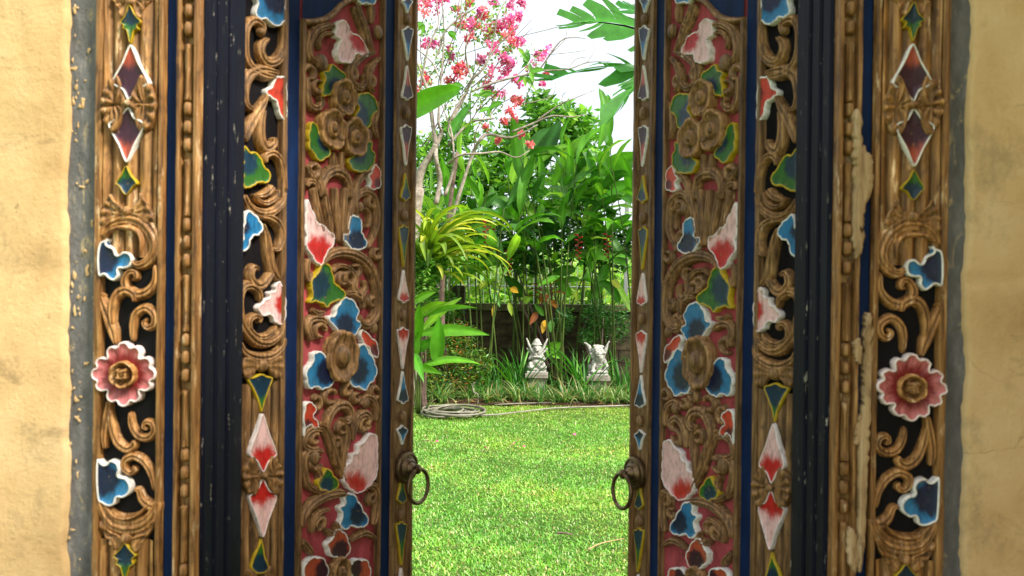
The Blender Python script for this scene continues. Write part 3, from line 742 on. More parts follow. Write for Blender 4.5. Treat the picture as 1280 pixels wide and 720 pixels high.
    sr('D', [(540, 195), (498, 205), (462, 232), (442, 270), (452, 310), (482, 330), (500, 305), (490, 280)], [14, 34, 40, 38, 34, 32, 26, 12], ridges=3)
    sr('D', [(552, 215), (520, 260), (512, 310), (530, 350)], [12, 34, 34, 14], ridges=3)
    sr('D', [(545, 380), (540, 430), (532, 470), (545, 520)], [10, 36, 40, 16], ridges=3)
    sh('D', [(372, 240), (358, 262), (338, 272), (344, 300), (334, 330), (338, 362), (362, 356), (384, 330), (408, 318), (424, 296), (412, 270), (392, 258)], (385, 330), 'green', rim=7, core=.35, name='green_leaf')
    sh('D', [(455, 440), (470, 410), (462, 380), (470, 356), (496, 348), (520, 356), (538, 385), (542, 418), (522, 432), (516, 462), (500, 486), (480, 468)], (470, 430), 'green', rim=7, core=.35, name='green_leaf')
    sh('D', [(300, 456), (286, 480), (282, 520), (286, 560), (304, 580), (318, 604), (346, 596), (366, 572), (350, 545), (330, 520), (316, 480)], (345, 530), 'green', rim=7, core=.35, name='green_leaf')
    sh('D', [(440, 590), (432, 612), (452, 640), (482, 646), (506, 640), (528, 612), (532, 580), (520, 560), (518, 530), (494, 536), (480, 570)], (470, 575), 'green', rim=7, core=.35, name='green_leaf')
    for (x, y, r) in ((412, 366, 72), (368, 486, 80), (452, 516, 80)):
        rosette(c, 'D', x, y, r, 5, .017, 'rosette', depth=.17, ph=.7+x, lo=lo, ax=.88, mat=WOOD)
        bud(c, 'D', x-2, y+2, 17, .024, 'rosette_heart')
    bud(c, 'D', 398, 524, 14, .018); bud(c, 'D', 400, 432, 14, .018)
    sr('D', [(378, 570), (382, 610), (388, 650)], [14, 24, 26])
    sr('D', [(412, 570), (410, 610), (402, 650)], [14, 24, 26])
    sr('D', [(345, 740), (340, 690), (360, 652), (395, 640), (425, 660), (440, 700), (438, 745)], [20, 30, 40, 48, 40, 30, 20], ridges=3, h=.021)
    sr('D', [(278, 620), (300, 660), (325, 700), (330, 740)], [16, 28, 24, 12])
    sr('D', [(280, 700), (290, 680), (312, 690), (312, 718)], [16, 24, 24, 12])
    sr('D', [(460, 740), (468, 700), (490, 660), (520, 640)], [16, 28, 28, 10])
    sh('D', [(536, 616), (522, 636), (508, 660), (516, 680), (510, 700), (530, 712), (550, 700), (552, 650)], (545, 690), 'red', rim=6, core=.3, name='red_leaf')
    # --- middle
    for k, (x0_, x1_, yb) in enumerate(((305, 340, 150), (345, 372, 175), (385, 398, 190), (425, 412, 195), (462, 425, 190))):
        sr('E', [(x0_, -18), (x0_+(x1_-x0_)*.35, 50), (x0_+(x1_-x0_)*.75, 110), (x1_, yb)], [22, 30, 28, 12], ridges=2)
    sr('E', [(478, 110), (462, 60), (468, 18), (500, -2), (532, 20), (545, 75), (540, 140), (515, 195), (500, 212)], [14, 28, 32, 34, 34, 34, 30, 22, 10], ridges=3)
    bud(c, 'E', 476, 58, 18, .012, ry=24)
    sr('E', [(500, 60), (515, 85), (512, 120), (498, 130)], [10, 20, 20, 10])
    sh('E', [(276, 28), (288, 52), (304, 84), (318, 118), (338, 122), (352, 142), (374, 156), (380, 184), (366, 212), (352, 226), (340, 258), (326, 276), (304, 256), (286, 226), (272, 206), (274, 176), (270, 120)], (318, 240), 'pink', rim=7, core=.34, name='pink_leaf')
    sh('E', [(455, 86), (436, 98), (430, 126), (434, 152), (414, 158), (414, 184), (432, 200), (448, 218), (474, 216), (494, 212), (500, 186), (488, 160), (480, 150), (484, 124), (474, 98)], (462, 190), 'blue', rim=8, core=.35, name='blue_leaf')
    sr('E', [(335, 275), (362, 240), (410, 226), (462, 236), (508, 270), (538, 330), (546, 400), (540, 460), (510, 498), (482, 488), (478, 460)], [16, 32, 40, 46, 48, 48, 46, 42, 36, 26, 12], ridges=3, h=.022)
    sr('E', [(375, 300), (400, 278), (435, 285), (462, 320), (458, 360), (480, 390), (500, 360), (492, 330)], [12, 18, 22, 34, 40, 36, 24, 12], ridges=2)
    sr('E', [(430, 380), (462, 380), (490, 405), (490, 440)], [12, 30, 30, 12])
    sr('E', [(285, 250), (280, 290), (286, 330), (298, 300)], [20, 30, 24, 8])
    sh('E', [(346, 264), (326, 278), (318, 302), (298, 320), (290, 352), (296, 380), (288, 414), (312, 412), (334, 420), (352, 432), (376, 412), (404, 406), (422, 388), (408, 362), (384, 344), (374, 312), (366, 284)], (318, 345), 'green', rim=8, core=.3, name='green_leaf')
    sh('E', [(428, 394), (404, 408), (388, 436), (382, 458), (360, 470), (366, 494), (386, 510), (402, 536), (440, 544), (468, 522), (478, 494), (464, 474), (470, 444), (456, 414)], (418, 505), 'blue', rim=7.5, core=.35, name='blue_petal')
    sh('E', [(345, 612), (322, 598), (302, 604), (300, 632), (284, 652), (272, 684), (276, 716), (292, 738), (318, 730), (336, 742), (362, 728), (385, 700), (384, 660), (362, 630)], (350, 675), 'blue', rim=7.5, core=.4, name='blue_petal')
    sh('E', [(452, 610), (470, 582), (486, 566), (500, 584), (516, 610), (532, 640), (538, 676), (528, 706), (512, 716), (500, 742), (476, 736), (450, 728), (428, 700), (432, 650)], (470, 670), 'blue', rim=7.5, core=.4, name='blue_petal')
    rosette(c, 'E', 405, 616, 104, 8, .018, 'sunflower', depth=.12, ph=.2, lo=lo, ax=.80)
    bud(c, 'E', 402, 612, 40, .026, 'flower_centre', ry=48, mat=WOOD)
    sr('E', [(300, 560), (285, 510), (300, 478), (340, 478), (352, 500)], [20, 30, 32, 30, 14])
    sr('E', [(300, 440), (320, 455), (345, 450)], [16, 26, 12])
    sh('E', [(488, 516), (478, 536), (484, 560), (506, 584), (520, 610), (538, 622), (544, 590), (534, 560), (512, 540)], (530, 600), 'red', rim=6, core=.25, name='red_leaf')
    bud(c, 'E', 530, 510, 18, .010, ry=24)
    # --- lower panel
    sh('F', [(266, 96), (280, 70), (300, 72), (310, 96), (300, 116), (312, 134), (318, 160), (304, 170), (292, 150), (272, 170), (264, 190)], (272, 165), 'red', rim=6, core=.35, name='red_leaf')
    sr('F', [(330, 150), (352, 165), (378, 230), (400, 300), (425, 365)], [14, 34, 44, 38, 14], ridges=3)
    sr('F', [(352, 175), (366, 120), (395, 84), (430, 84), (446, 115), (428, 142), (410, 128)], [20, 36, 42, 40, 34, 28, 12], ridges=2, h=.021)
    sr('F', [(425, 150), (432, 200), (420, 270), (415, 330)], [12, 32, 28, 10])
    sr('F', [(450, 215), (458, 170), (470, 128), (500, 110), (518, 130), (505, 155)], [14, 32, 36, 34, 28, 12])
    sr('F', [(478, 78), (500, 50), (528, 60), (540, 95), (535, 140)], [12, 26, 30, 28, 14])
    bud(c, 'F', 500, 72, 18, .010, ry=22)
    sr('F', [(340, 175), (305, 168), (276, 190), (270, 230), (300, 248), (326, 236)], [14, 30, 34, 30, 26, 12])
    sr('F', [(345, 255), (310, 250), (278, 262), (272, 320), (290, 380), (330, 400), (350, 395)], [14, 30, 34, 32, 28, 24, 10], ridges=3)
    bud(c, 'F', 306, 275, 24, .012, ry=30)
    sr('F', [(315, 310), (330, 340), (322, 372)], [14, 26, 12])
    sh('F', [(352, 314), (340, 332), (322, 356), (318, 384), (336, 398), (362, 404), (386, 392), (396, 368), (380, 346), (368, 328)], (350, 380), 'green', rim=7, core=.4, name='green_leaf')
    sh('F', [(522, 184), (502, 196), (492, 216), (472, 226), (468, 254), (446, 266), (440, 292), (420, 306), (412, 336), (416, 366), (438, 394), (466, 410), (492, 396), (522, 370), (540, 330), (542, 250), (540, 200)], (450, 405), 'pink', rim=7, core=.30, name='pink_leaf')
    sr('F', [(262, 540), (272, 490), (305, 448), (355, 420), (405, 410), (430, 416)], [14, 34, 42, 42, 34, 14], ridges=3, h=.021)
    sr('F', [(300, 560), (305, 510), (330, 480), (365, 470)], [12, 24, 24, 10])
    sr('F', [(350, 545), (372, 560), (395, 545), (392, 520)], [14, 26, 26, 12])
    sh('F', [(436, 406), (418, 424), (416, 450), (400, 464), (408, 500), (398, 532), (424, 544), (448, 532), (474, 540), (500, 526), (508, 508), (490, 476), (474, 446), (458, 420)], (470, 485), 'blue', rim=8, core=.32, name='blue_leaf')
    sr('F', [(490, 400), (520, 380), (545, 400), (545, 470), (530, 530)], [12, 30, 36, 36, 16], ridges=3)
    sr('F', [(440, 590), (470, 570), (505, 560), (540, 580)], [10, 26, 28, 14])
    sr('F', [(268, 590), (290, 620), (300, 640)], [20, 28, 12])
    sh('F', [(405, 545), (380, 552), (368, 582), (352, 602), (362, 636), (386, 652), (420, 650), (436, 628), (436, 600), (426, 572)], (398, 630), 'dred', rim=7, core=.4, name='red_petal')
    sh('F', [(352, 720), (356, 690), (342, 658), (312, 646), (288, 656), (268, 674), (264, 715), (275, 740), (330, 745)], (352, 700), 'dred', rim=7, core=.4, name='red_petal')
    sh('F', [(442, 720), (436, 690), (448, 664), (474, 656), (502, 662), (514, 690), (510, 725), (480, 745)], (442, 700), 'dred', rim=7, core=.4, name='red_petal')
    rosette(c, 'F', 398, 700, 58, 6, .018, 'rosette', depth=.13, lo=lo, ax=.8)
    bud(c, 'F', 398, 700, 17, .024, 'rosette_heart')
    fillers(c, uC+.034, uD-.032, .95, 2.0)
    # --- meeting stile with its chain of points
    ms = lay('meeting_stile', uE, uF, .004, .0156, WOODG); c = cxp(ms, WOODG, 3)
    strip(c, 'edge_batten', uE, uE+.011, z0+.002, z1-.002, -.005, .004, WOODG)
    strip(c, 'edge_batten', uF-.013, uF-.0005, z0+.002, z1-.002, -.005, .006, WOODG)
    def half(cr_, x, tip, wide, w2, pal, core=.35):
        d = 1 if wide > tip else -1
        q = [(x, tip), (x-w2*.45, tip+(wide-tip)*.45), (x-w2, wide-d*12), (x-w2*.4, wide-d*2), (x, wide+d*6), (x+w2*.4, wide-d*2), (x+w2, wide-d*12), (x+w2*.45, tip+(wide-tip)*.45)]
        shape(c, cr_, q, (x, wide), pal, core=core, h=.003, rim=5, name='leaf_point', lo=-.0045, scal=0)
    half('D', 657, 50, -6, 20, 'blue'); half('D', 658, 228, 104, 20, 'blue'); bud(c, 'D', 658, 74, 18, .008, ry=24)
    half('D', 656, 246, 372, 20, 'dred'); bud(c, 'D', 655, 422, 19, .008, ry=28); half('D', 652, 622, 472, 20, 'dred')
    half('D', 650, 650, 750, 18, 'green'); bud(c, 'E', 646, 88, 18, .008, ry=26); half('E', 643, 282, 128, 19, 'green')
    half('E', 643, 292, 412, 20, 'pink', .25); bud(c, 'E', 641, 462, 18, .008, ry=26); half('E', 640, 664, 512, 22, 'pink', .25)
    half('E', 640, 672, 790, 20, 'blue'); bud(c, 'F', 640, 122, 18, .008, ry=26); half('F', 638, 228, 160, 20, 'blue')
    half('F', 636, 345, 445, 18, 'green'); bud(c, 'F', 634, 492, 18, .008, ry=26); half('F', 634, 680, 520, 20, 'green')
    half('F', 634, 690, 800, 20, 'pink', .3)
    # --- ring pull
    hp = c.pt('F', 645, 312); c.jit = 0
    hx, hz = M*(W_-.030), hp[1]
    V, F = lathe([(.041, .005), (.041, -.003), (.038, -.008), (.034, -.009), (.032, -.006), (.027, -.007), (.024, -.013), (.019, -.017), (.016, -.016), (.013, -.022), (.009, -.026), (.0085, -.031), (.012, -.034), (.0125, -.040), (.008, -.044), (0.0001, -.045)], 'y', 32)
    hd_ = link('handle', mesh('handle', V, [f[::-1] for f in F], auto=40), BRONZE, th); hd_.location = (hx, -.006, hz)
    # ring hangs from the knob
    V = []; F = []; A1, A2 = 36, 10; rr, r2 = .0425, .0052
    for i in range(A1):
        a = 2*math.pi*i/A1
        for k in range(A2):
            b = 2*math.pi*k/A2; rad_ = rr+r2*math.cos(b)
            V.append((rad_*math.cos(a), r2*math.sin(b), rad_*math.sin(a)))
    for i in range(A1):
        for k in range(A2): F.append((i*A2+k, ((i+1) % A1)*A2+k, ((i+1) % A1)*A2+(k+1) % A2, i*A2+(k+1) % A2))
    rg = link('ring', mesh('ring', V, F), BRONZE, hd_); rg.location = (M*.002, -.0385, -.0425)
    rg.rotation_euler = (R(-4), 0, R(4)*M)
    return th
door_leaf(1, 'left carved door leaf, standing ajar, with painted flowers and a bronze ring pull')
door_leaf(-1, 'right carved door leaf, darker and standing ajar, with painted flowers and a bronze ring pull')

exec_garden = True
# ------------------------------------------------------------------ ground
def sheet(name, x0, x1, y0, y1, z, mat, nx=2, ny=2, fn=None, kind='structure'):
    V = []; F = []
    for j in range(ny+1):
        for i in range(nx+1):
            x = x0+(x1-x0)*i/nx; y = y0+(y1-y0)*j/ny; V.append((x, y, z+(fn(x, y) if fn else 0)))
    for j in range(ny):
        for i in range(nx): a = j*(nx+1)+i; F.append((a, a+1, a+nx+2, a+nx+1))
    return link(name, mesh(name, V, F), mat, None, kind)
sheet('ground', -600, 600, -60, 900, -.03, FIELD)
sheet('path', -3.2, 3.2, -4.5, .30, -.004, PAVE)
WY = 10.25                                    # the back wall
def edge(x): return 8.33+.05*math.sin(x*2.1)+.03*math.sin(x*5.3+1)
def hump(x, y): return .012*noise.noise(Vector((x*1.5, y*1.5, 0)))
sheet('lawn', -7, 7, .305, 8.75, 0, TURF, 60, 40, hump)
sheet('soil_bed', -7, 7, 8.3, 12.4, .014, SOIL, 80, 24, lambda x, y: .03*noise.noise(Vector((x*3, y*3, 3)))+(-.05 if y < edge(x) else 0)+min(.05, (y-8.3)*.06))

def bulk(name, V, F4, cols, mat, parent=None, kind='stuff'):
    me = bpy.data.meshes.new(name); nv, nf = len(V), len(F4)
    me.vertices.add(nv); me.vertices.foreach_set('co', V.astype(np.float32).ravel())
    k = F4.shape[1]; me.loops.add(nf*k); me.loops.foreach_set('vertex_index', F4.astype(np.int32).ravel())
    me.polygons.add(nf); me.polygons.foreach_set('loop_start', np.arange(0, nf*k, k, dtype=np.int32))
    me.update(calc_edges=True)
    ca = me.color_attributes.new('Col', 'FLOAT_COLOR', 'POINT'); a = np.ones((nv, 4), np.float32); a[:, :3] = cols; ca.data.foreach_set('color', a.ravel())
    me.polygons.foreach_set('use_smooth', np.ones(nf, bool)); me.update()
    return link(name, me, mat, parent, kind)
def grass(n, x0, x1, y0, y1, L=(.02, .045), W=(.003, .0055)):
    x = np.random.uniform(x0, x1, n); y = np.random.uniform(y0, y1, n)
    return x, y, L, W
def blades(x, y, z, L, W, lean, cols):
    n = len(x); az = np.random.uniform(0, 2*np.pi, n); ln = np.random.uniform(*lean, n); l = np.random.uniform(*L, n); wd = np.random.uniform(*W, n)
    dx, dy = np.cos(az), np.sin(az); px, py = -dy, dx
    V = np.zeros((n, 5, 3)); s, c = np.sin(ln), np.cos(ln)
    mid = .55
    V[:, 0] = np.stack([x-px*wd*.35, y-py*wd*.35, z], 1); V[:, 1] = np.stack([x+px*wd*.35, y+py*wd*.35, z], 1)
    mx, my, mz = x+dx*l*s*mid*.8, y+dy*l*s*mid*.8, z+l*c*mid*1.15
    V[:, 2] = np.stack([mx+px*wd*.5, my+py*wd*.5, mz], 1); V[:, 3] = np.stack([mx-px*wd*.5, my-py*wd*.5, mz], 1)
    V[:, 4] = np.stack([x+dx*l*s*1.1, y+dy*l*s*1.1, z+l*c*.92], 1)
    base = np.arange(n)*5
    F = np.concatenate([np.stack([base, base+1, base+2], 1), np.stack([base, base+2, base+3], 1), np.stack([base+3, base+2, base+4], 1)])
    return V.reshape(-1, 3), F, np.repeat(cols, 5, 0)
def mixcols(n, table, p, var=.15):
    t = np.array(table); idx = np.random.choice(len(t), n, p=p); c = t[idx]*np.random.uniform(1-var, 1+var, (n, 1)); return c
GT = [(.15, .35, .04), (.10, .28, .03), (.23, .42, .07), (.36, .42, .14), (.36, .26, .11), (.05, .16, .012), (.5, .56, .3)]
GP = [.33, .25, .16, .08, .04, .10, .04]
xs, ys = [], []
for (n, a, b, c_, d) in ((170000, -1.9, 1.9, 2.4, 5.6), (100000, -2.3, 2.0, 5.6, 8.5), (50000, -5, 5, .5, 8.5)):
    xs.append(np.random.uniform(a, b, n)); ys.append(np.random.uniform(c_, d, n))
gx = np.concatenate(xs); gy = np.concatenate(ys)
ok = gy < 8.33+.05*np.sin(gx*2.1)+.03*np.sin(gx*5.3+1)+np.random.uniform(-.05, .12, len(gy)); gx, gy = gx[ok], gy[ok]
gc = mixcols(len(gx), GT, GP)
pn = np.array([noise.noise(Vector((a*1.3, b*1.3, 0)))+.6*noise.noise(Vector((a*4.5, b*4.5, 7))) for a, b in zip(gx, gy)])
gc *= (1+.17*pn)[:, None]; gc[:, 0] *= 1+.35*np.clip(pn, -.2, 1)
gc[:, 0] += .06*np.clip((gy-7.0)/1.3, 0, 1)
V, F, Cc = blades(gx, gy, np.full(len(gx), -.004), (.015, .035), (.004, .008), (.5, 1.5), gc*1.14)
bulk('grass', V, F, Cc, L_VC)
_g = bpy.data.objects['grass']; _g['label'] = 'short bright green lawn grass'

# ------------------------------------------------------------------ plant kit
def blade_mesh(L, W, elev, droop, n=10, fold=.25, tip=1.0, prof='strap', petiole=0, wave=0, seed=0, twist=0, rib=1.35):
    """leaf arching in the local xz plane from the origin; profile strap / paddle / sword / oval"""
    rr_ = random.Random(seed); V = []; F = []; cols = []; K = 5
    x = z = 0.; ang = elev; tot = L+petiole; steps = n; dl = tot/steps
    for i in range(steps+1):
        t = i/steps; s = (t*tot-petiole)/L
        if s <= 0: wd = W*.06
        elif prof == 'strap': wd = W*min(1, .55+s*2)*(1-s**3.2)**.7
        elif prof == 'sword': wd = W*min(1, .7+s*1.2)*(1-s**1.8)
        elif prof == 'paddle': wd = W*(math.sin(math.pi*min(1, s)**.72)**.62)
        else: wd = W*(math.sin(math.pi*min(1, s)**.8)**.85)
        wd = max(wd, .0012)
        if i == steps: wd = .0012
        tw = twist*t
        for k in range(K):
            a = -1+2*k/(K-1); off = a*wd/2
            up = fold*abs(off)+wave*math.sin(s*17+seed+(3 if a > 0 else 0))*abs(a)*W*(1 if s > 0 else 0)
            # local normal direction of the arc
            nx, nz = -math.sin(ang), math.cos(ang)
            V.append((x+nx*up-off*math.sin(tw)*math.sin(ang), off*math.cos(tw), z+nz*up+off*math.sin(tw)*math.cos(ang)))
            cols.append((rib, rib, rib) if k == 2 else (.88+.12*rr_.random(),)*3)
        x += math.cos(ang)*dl; z += math.sin(ang)*dl; ang -= droop/steps*(.5+1.0*t)
    for i in range(steps):
        for k in range(K-1): F.append((i*K+k, (i+1)*K+k, (i+1)*K+k+1, i*K+k+1))
    return mesh('leaf', V, F, cols)
def place(name, me, mat, parent, loc, az, pitch=0, scale=1, roll=0):
    o = bpy.data.objects.new(name, me); COL.objects.link(o); o.parent = parent
    if not me.materials: me.materials.append(mat)
    o.location = loc; o.rotation_euler = Euler((roll, pitch, az), 'XYZ'); o.scale = (scale,)*3
    return o
def matcopy(me, mat):
    m2 = me.copy(); m2.materials.clear(); m2.materials.append(mat); return m2

SKIRT = rnd
# paddle leaves of the heliconias
PAD = [blade_mesh(.66, .15, R(62), R(95), 11, .35, prof='paddle', petiole=.12, wave=.05, seed=i, twist=(i-2)*.35) for i in range(5)]
PAD2 = [blade_mesh(.62, .17, R(25), R(85), 11, .3, prof='paddle', petiole=.08, wave=.06, seed=i+9, twist=(i-1)*.5) for i in range(4)]
PAD3 = [blade_mesh(.8, .17, R(82), R(50), 11, .45, prof='paddle', petiole=.15, wave=.04, seed=i+19, twist=(i-1)*.4) for i in range(3)]
for me in PAD+PAD2+PAD3: me.materials.append(L_HEL)
PADD = [matcopy(me, L_DARK) for me in PAD+PAD2]
YELP = matcopy(PAD2[0], L_YEL)

def heliconia(label, px, Y, n, spread, top, seed, dark=.25, flowers=0, lean=.32):
    r = random.Random(seed); b = at(px, 470, Y); base = Vector((b.x, Y, .03))
    t = thing('heliconia_plant', label, 'plant', base)
    for i in range(n):
        sx, sy = r.uniform(-spread, spread)*.45, r.uniform(-.3, .3)
        zt = (at(px, top, Y).z)*r.uniform(.72, 1.0)
        lx, ly = r.gauss(0, lean)*zt*.6+sx*1.1, r.gauss(0, lean)*zt*.25
        P = [(sx, sy, 0), (sx+lx*.25, sy+ly*.3, zt*.4), (sx+lx*.6, sy+ly*.6, zt*.75), (sx+lx, sy+ly, zt)]
        tube('stem', P, [.013, .011, .008, .005], STEM, t, 6, 3)
        for k in range(r.choice((6, 7, 7))):
            f = 1-.07*k-.05*r.random(); z = zt*f; q = catmull(P, 10)[int(min(.999, f)*30)]
            pool = PAD3 if k == 0 else (PAD+PAD2)
            me = r.choice(pool)
            if r.random() < dark: me = r.choice(PADD)
            o = place('leaf', me, None, t, q, r.uniform(0, 6.28), r.uniform(-.5, .3), r.uniform(.45, 1.1), r.uniform(-.7, .7))
    for k in range(flowers):
        hanging_flower(t, (r.uniform(-spread, spread), -r.uniform(.2, .5), r.uniform(1.75, 2.3)), r)
    return t
def hanging_flower(t, loc, r, n=10):
    # alternating boat-shaped bracts down a zigzag stalk, one mesh
    V = []; F = []; z = 0; x = 0
    P = []
    for i in range(n):
        s = 1 if i % 2 else -1
        P.append((x+s*.008, 0, z)); a = len(V)
        L = .055*(1-.5*i/n)
        V += [(x, 0, z+.006), (x, 0, z-.02), (x+s*L, .014, z+.012), (x+s*L, -.014, z+.012), (x+s*L*1.3, 0, z-.004)]
        F += [(a, a+2, a+3), (a, a+3, a+1), (a, a+1, a+2), (a+2, a+4, a+3), (a+1, a+3, a+4), (a+1, a+4, a+2)]
        if i: F += [(a, a-5, a+1), (a-5, a-4, a+1)]
        z -= .034
    o = link('hanging_flower', mesh('hanging_flower', V, F, smooth=False), HELF, t); o.location = loc; o.rotation_euler = (0, 0, r.uniform(-.6, .6)); o['label'] = 'red lobster claw flower spike hanging down'
heliconia('tall heliconia clump left of centre, behind the stone statue with raised wings', 610, 9.35, 7, .45, 205, 1, .15, 2)
heliconia('heliconia clump rising directly above the winged stone statue', 668, 9.75, 8, .5, 190, 2, .35, 1)
heliconia('dark heliconia clump in the middle, between the two stone statues', 712, 9.5, 7, .5, 200, 3, .5, 1)
heliconia('heliconia clump above the seated beast statue with large raised leaves', 752, 9.8, 8, .5, 185, 4, .3, 1)
heliconia('heliconia clump at the right against the door edge', 800, 9.4, 7, .45, 215, 5, .2, 0)
heliconia('heliconia clump far left, behind the yellow strap leaved plant', 545, 9.6, 7, .5, 235, 6, .2, 0)

# specially shaped big leaves seen against the sky
def big_leaf(t, base, tip, W, mat, seed=0, wave=.05, prof='paddle', name='leaf', arch=.18, roll=0, torn=0):
    """a single leaf from base to tip (world points) with a rib arch; torn > 0 splits it into strips between the veins"""
    b, e = Vector(base), Vector(tip); d = e-b; L = d.length; d.normalize()
    side = d.cross(Vector((0, -1, .25))).normalized(); nrm = side.cross(d).normalized()
    side = (side*math.cos(roll)+nrm*math.sin(roll)).normalized(); nrm = side.cross(d).normalized()
    r = random.Random(seed); V = []; F = []; cols = []; n = 44 if torn else 12
    def rib_(s): return b+d*L*s+Vector((0, 0, 1))*arch*L*4*s*(1-s)
    def wd(s):
        return W*.5*(math.sin(math.pi*min(1, max(0, s))**.75)**.55 if prof == 'paddle' else math.sin(math.pi*min(1, s)**.8)**.85)
    if not torn:
        for i in range(n+1):
            s = i/n; c = rib_(s); w_ = max(.002, wd(s))
            for k, a in enumerate((-1, -.55, 0, .55, 1)):
                V.append(c+side*w_*a+nrm*(abs(a)*w_*.3+wave*W*math.sin(s*15+seed+a*2)*abs(a))); v_ = 1.35 if a == 0 else .9+.15*r.random(); cols.append((v_, v_, v_))
        for i in range(n):
            for k in range(4): F.append((i*5+k, (i+1)*5+k, (i+1)*5+k+1, i*5+k+1))
    else:
        for i in range(n+1):
            c = rib_(i/n)
            for a in (-1, 1): V.append(c+side*.008*a)
            cols += [(1.4,)*3]*2
        for i in range(n): F.append((2*i, 2*i+1, 2*i+3, 2*i+2))
        for sg in (0, 1):
            a = -1 if sg == 0 else 1; i = 0
            while i < n:
                run = r.choice((1, 2, 2, 3, 4, 6, 7)); j = min(n, i+run); dr = r.uniform(-.05, .3)*torn; short = r.uniform(.55, 1.05); sw = r.uniform(.02, .12)*torn
                if r.random() < .12*torn: i = j; continue
                k0 = len(V); segs = 4
                for q in range(1, segs+1):
                    f = q/segs
                    for ii in (i, j):
                        s = ii/n; w_ = max(.01, wd(max(.03, min(.97, s))))*f*short
                        sh_ = (sw*.5+.10)*L*f*f
                        gap = ((.06*f+(.36 if q == segs else .05 if q == segs-1 else 0))*(1 if ii == i else -1))*L/n*run*(.6 if ii == j else 1)
                        V.append(rib_(s)+side*a*w_*math.cos(dr*2*f)+d*(sh_*1.0+gap+w_*.35)-Vector((0, 0, 1))*w_*math.sin(dr*2.2*f)); v_ = .85+.3*r.random(); cols.append((v_,)*3)
                prev = (2*i+sg, 2*j+sg)
                for q in range(segs):
                    cur = (k0+2*q, k0+2*q+1); F.append((prev[0], cur[0], cur[1], prev[1])); prev = cur
                i = j
    me = mesh(name, [v-t.location for v in V], F, cols)
    return link(name, me, mat, t)

# upright paddle leaves against the sky, right of centre
hp = thing('wild_banana_plant', 'wild banana with big raised glossy leaves against the sky, above the heliconias', 'plant', at(760, 470, 9.95)*1)
hp.location.z = .03
for i, (bx, by, tx, ty, W) in enumerate(((672, 215, 700, 150, .2), (650, 232, 712, 182, .2), (700, 240, 750, 192, .20), (735, 240, 800, 192, .26), (738, 226, 795, 205, .22), (742, 255, 800, 232, .2), (708, 262, 748, 197, .12), (690, 235, 740, 168, .18), (655, 205, 690, 160, .18), (640, 230, 662, 165, .16),
        (725, 290, 765, 320, .16), (745, 285, 785, 335, .16), (700, 290, 660, 330, .15), (650, 262, 600, 250, .16), (720, 262, 685, 235, .18), (744, 300, 790, 268, .15), (640, 290, 585, 300, .14), (705, 320, 790, 335, .13), (655, 320, 560, 345, .14), (590, 372, 622, 350, .13), (655, 372, 630, 345, .13), (712, 372, 690, 340, .13), (735, 378, 762, 345, .13), (775, 380, 748, 352, .12), (665, 200, 640, 150, .15), (700, 352, 726, 351, .12), (790, 392, 745, 320, .12), (760, 330, 742, 385, .12), (720, 335, 678, 352, .14), (600, 330, 640, 300, .15), (615, 300, 570, 272, .15), (750, 300, 735, 345, .14))):
    P0 = at(bx, by, 9.95); P1 = at(tx, ty, 9.95+rnd.uniform(-.5, .4))
    big_leaf(hp, P0, P1, W*1.15, L_HEL if i % 4 else L_DARK, i, .03, arch=rnd.uniform(.02, .14), roll=rnd.uniform(-.7, .7))
for (x0_, xt, yt) in ((640, 655, 205), (668, 672, 215), (700, 690, 235), (715, 735, 226), (745, 742, 255), (770, 744, 285)):
    a = at(x0_, 470, 9.95); bq = at(xt, yt, 9.95)
    tube('stem', [Vector((a.x, a.y, .0))-hp.location*1, (Vector((a.x, a.y, 0))*.5+bq*.5)-hp.location+Vector((rnd.uniform(-.05, .05), 0, 0)), bq-hp.location], [.026, .02, .008], STEM, hp, 6, 4)

# ------------------------------------------------------------------ leafy shrubs from many small leaves
def leafcloud(n, centres, size, table, p, flat=.5, prof=1.0):
    """small leaf-shaped faces scattered in ellipsoidal clumps: centres = [(centre, radii, weight)]"""
    V = np.zeros((n, 4, 3)); w_ = np.array([c[2] for c in centres], float); w_ /= w_.sum(); idx = np.random.choice(len(centres), n, p=w_)
    cen = np.array([tuple(c[0]) for c in centres])[idx]; rad = np.array([c[1] for c in centres])[idx]
    u = np.random.normal(size=(n, 3)); u /= np.linalg.norm(u, axis=1)[:, None]; rr_ = np.random.uniform(.25, 1, (n, 1))**.6
    pos = cen+u*rad*rr_*np.random.uniform(.8, 1.1, (n, 1))
    d = np.random.normal(size=(n, 3)); d[:, 2] *= flat; d /= np.linalg.norm(d, axis=1)[:, None]
    e = np.random.normal(size=(n, 3)); s = np.cross(d, e); s /= np.linalg.norm(s, axis=1)[:, None]+1e-9
    l = np.random.uniform(size[0], size[1], (n, 1)); wv = l*np.random.uniform(.3, .5, (n, 1))*prof; nn = np.cross(s, d)
    V[:, 0] = pos; V[:, 1] = pos+d*l*.5+s*wv*.5+nn*l*.06; V[:, 2] = pos+d*l; V[:, 3] = pos+d*l*.5-s*wv*.5+nn*l*.06
    F = np.arange(n*4).reshape(n, 4)
    c = mixcols(n, table, p, .2)*np.random.uniform(.75, 1.2, len(centres))[idx][:, None]
    return V.reshape(-1, 3), F, np.repeat(c, 4, 0)
GREENS = [(.07, .22, .02), (.13, .34, .03), (.24, .48, .05), (.03, .12, .015)]
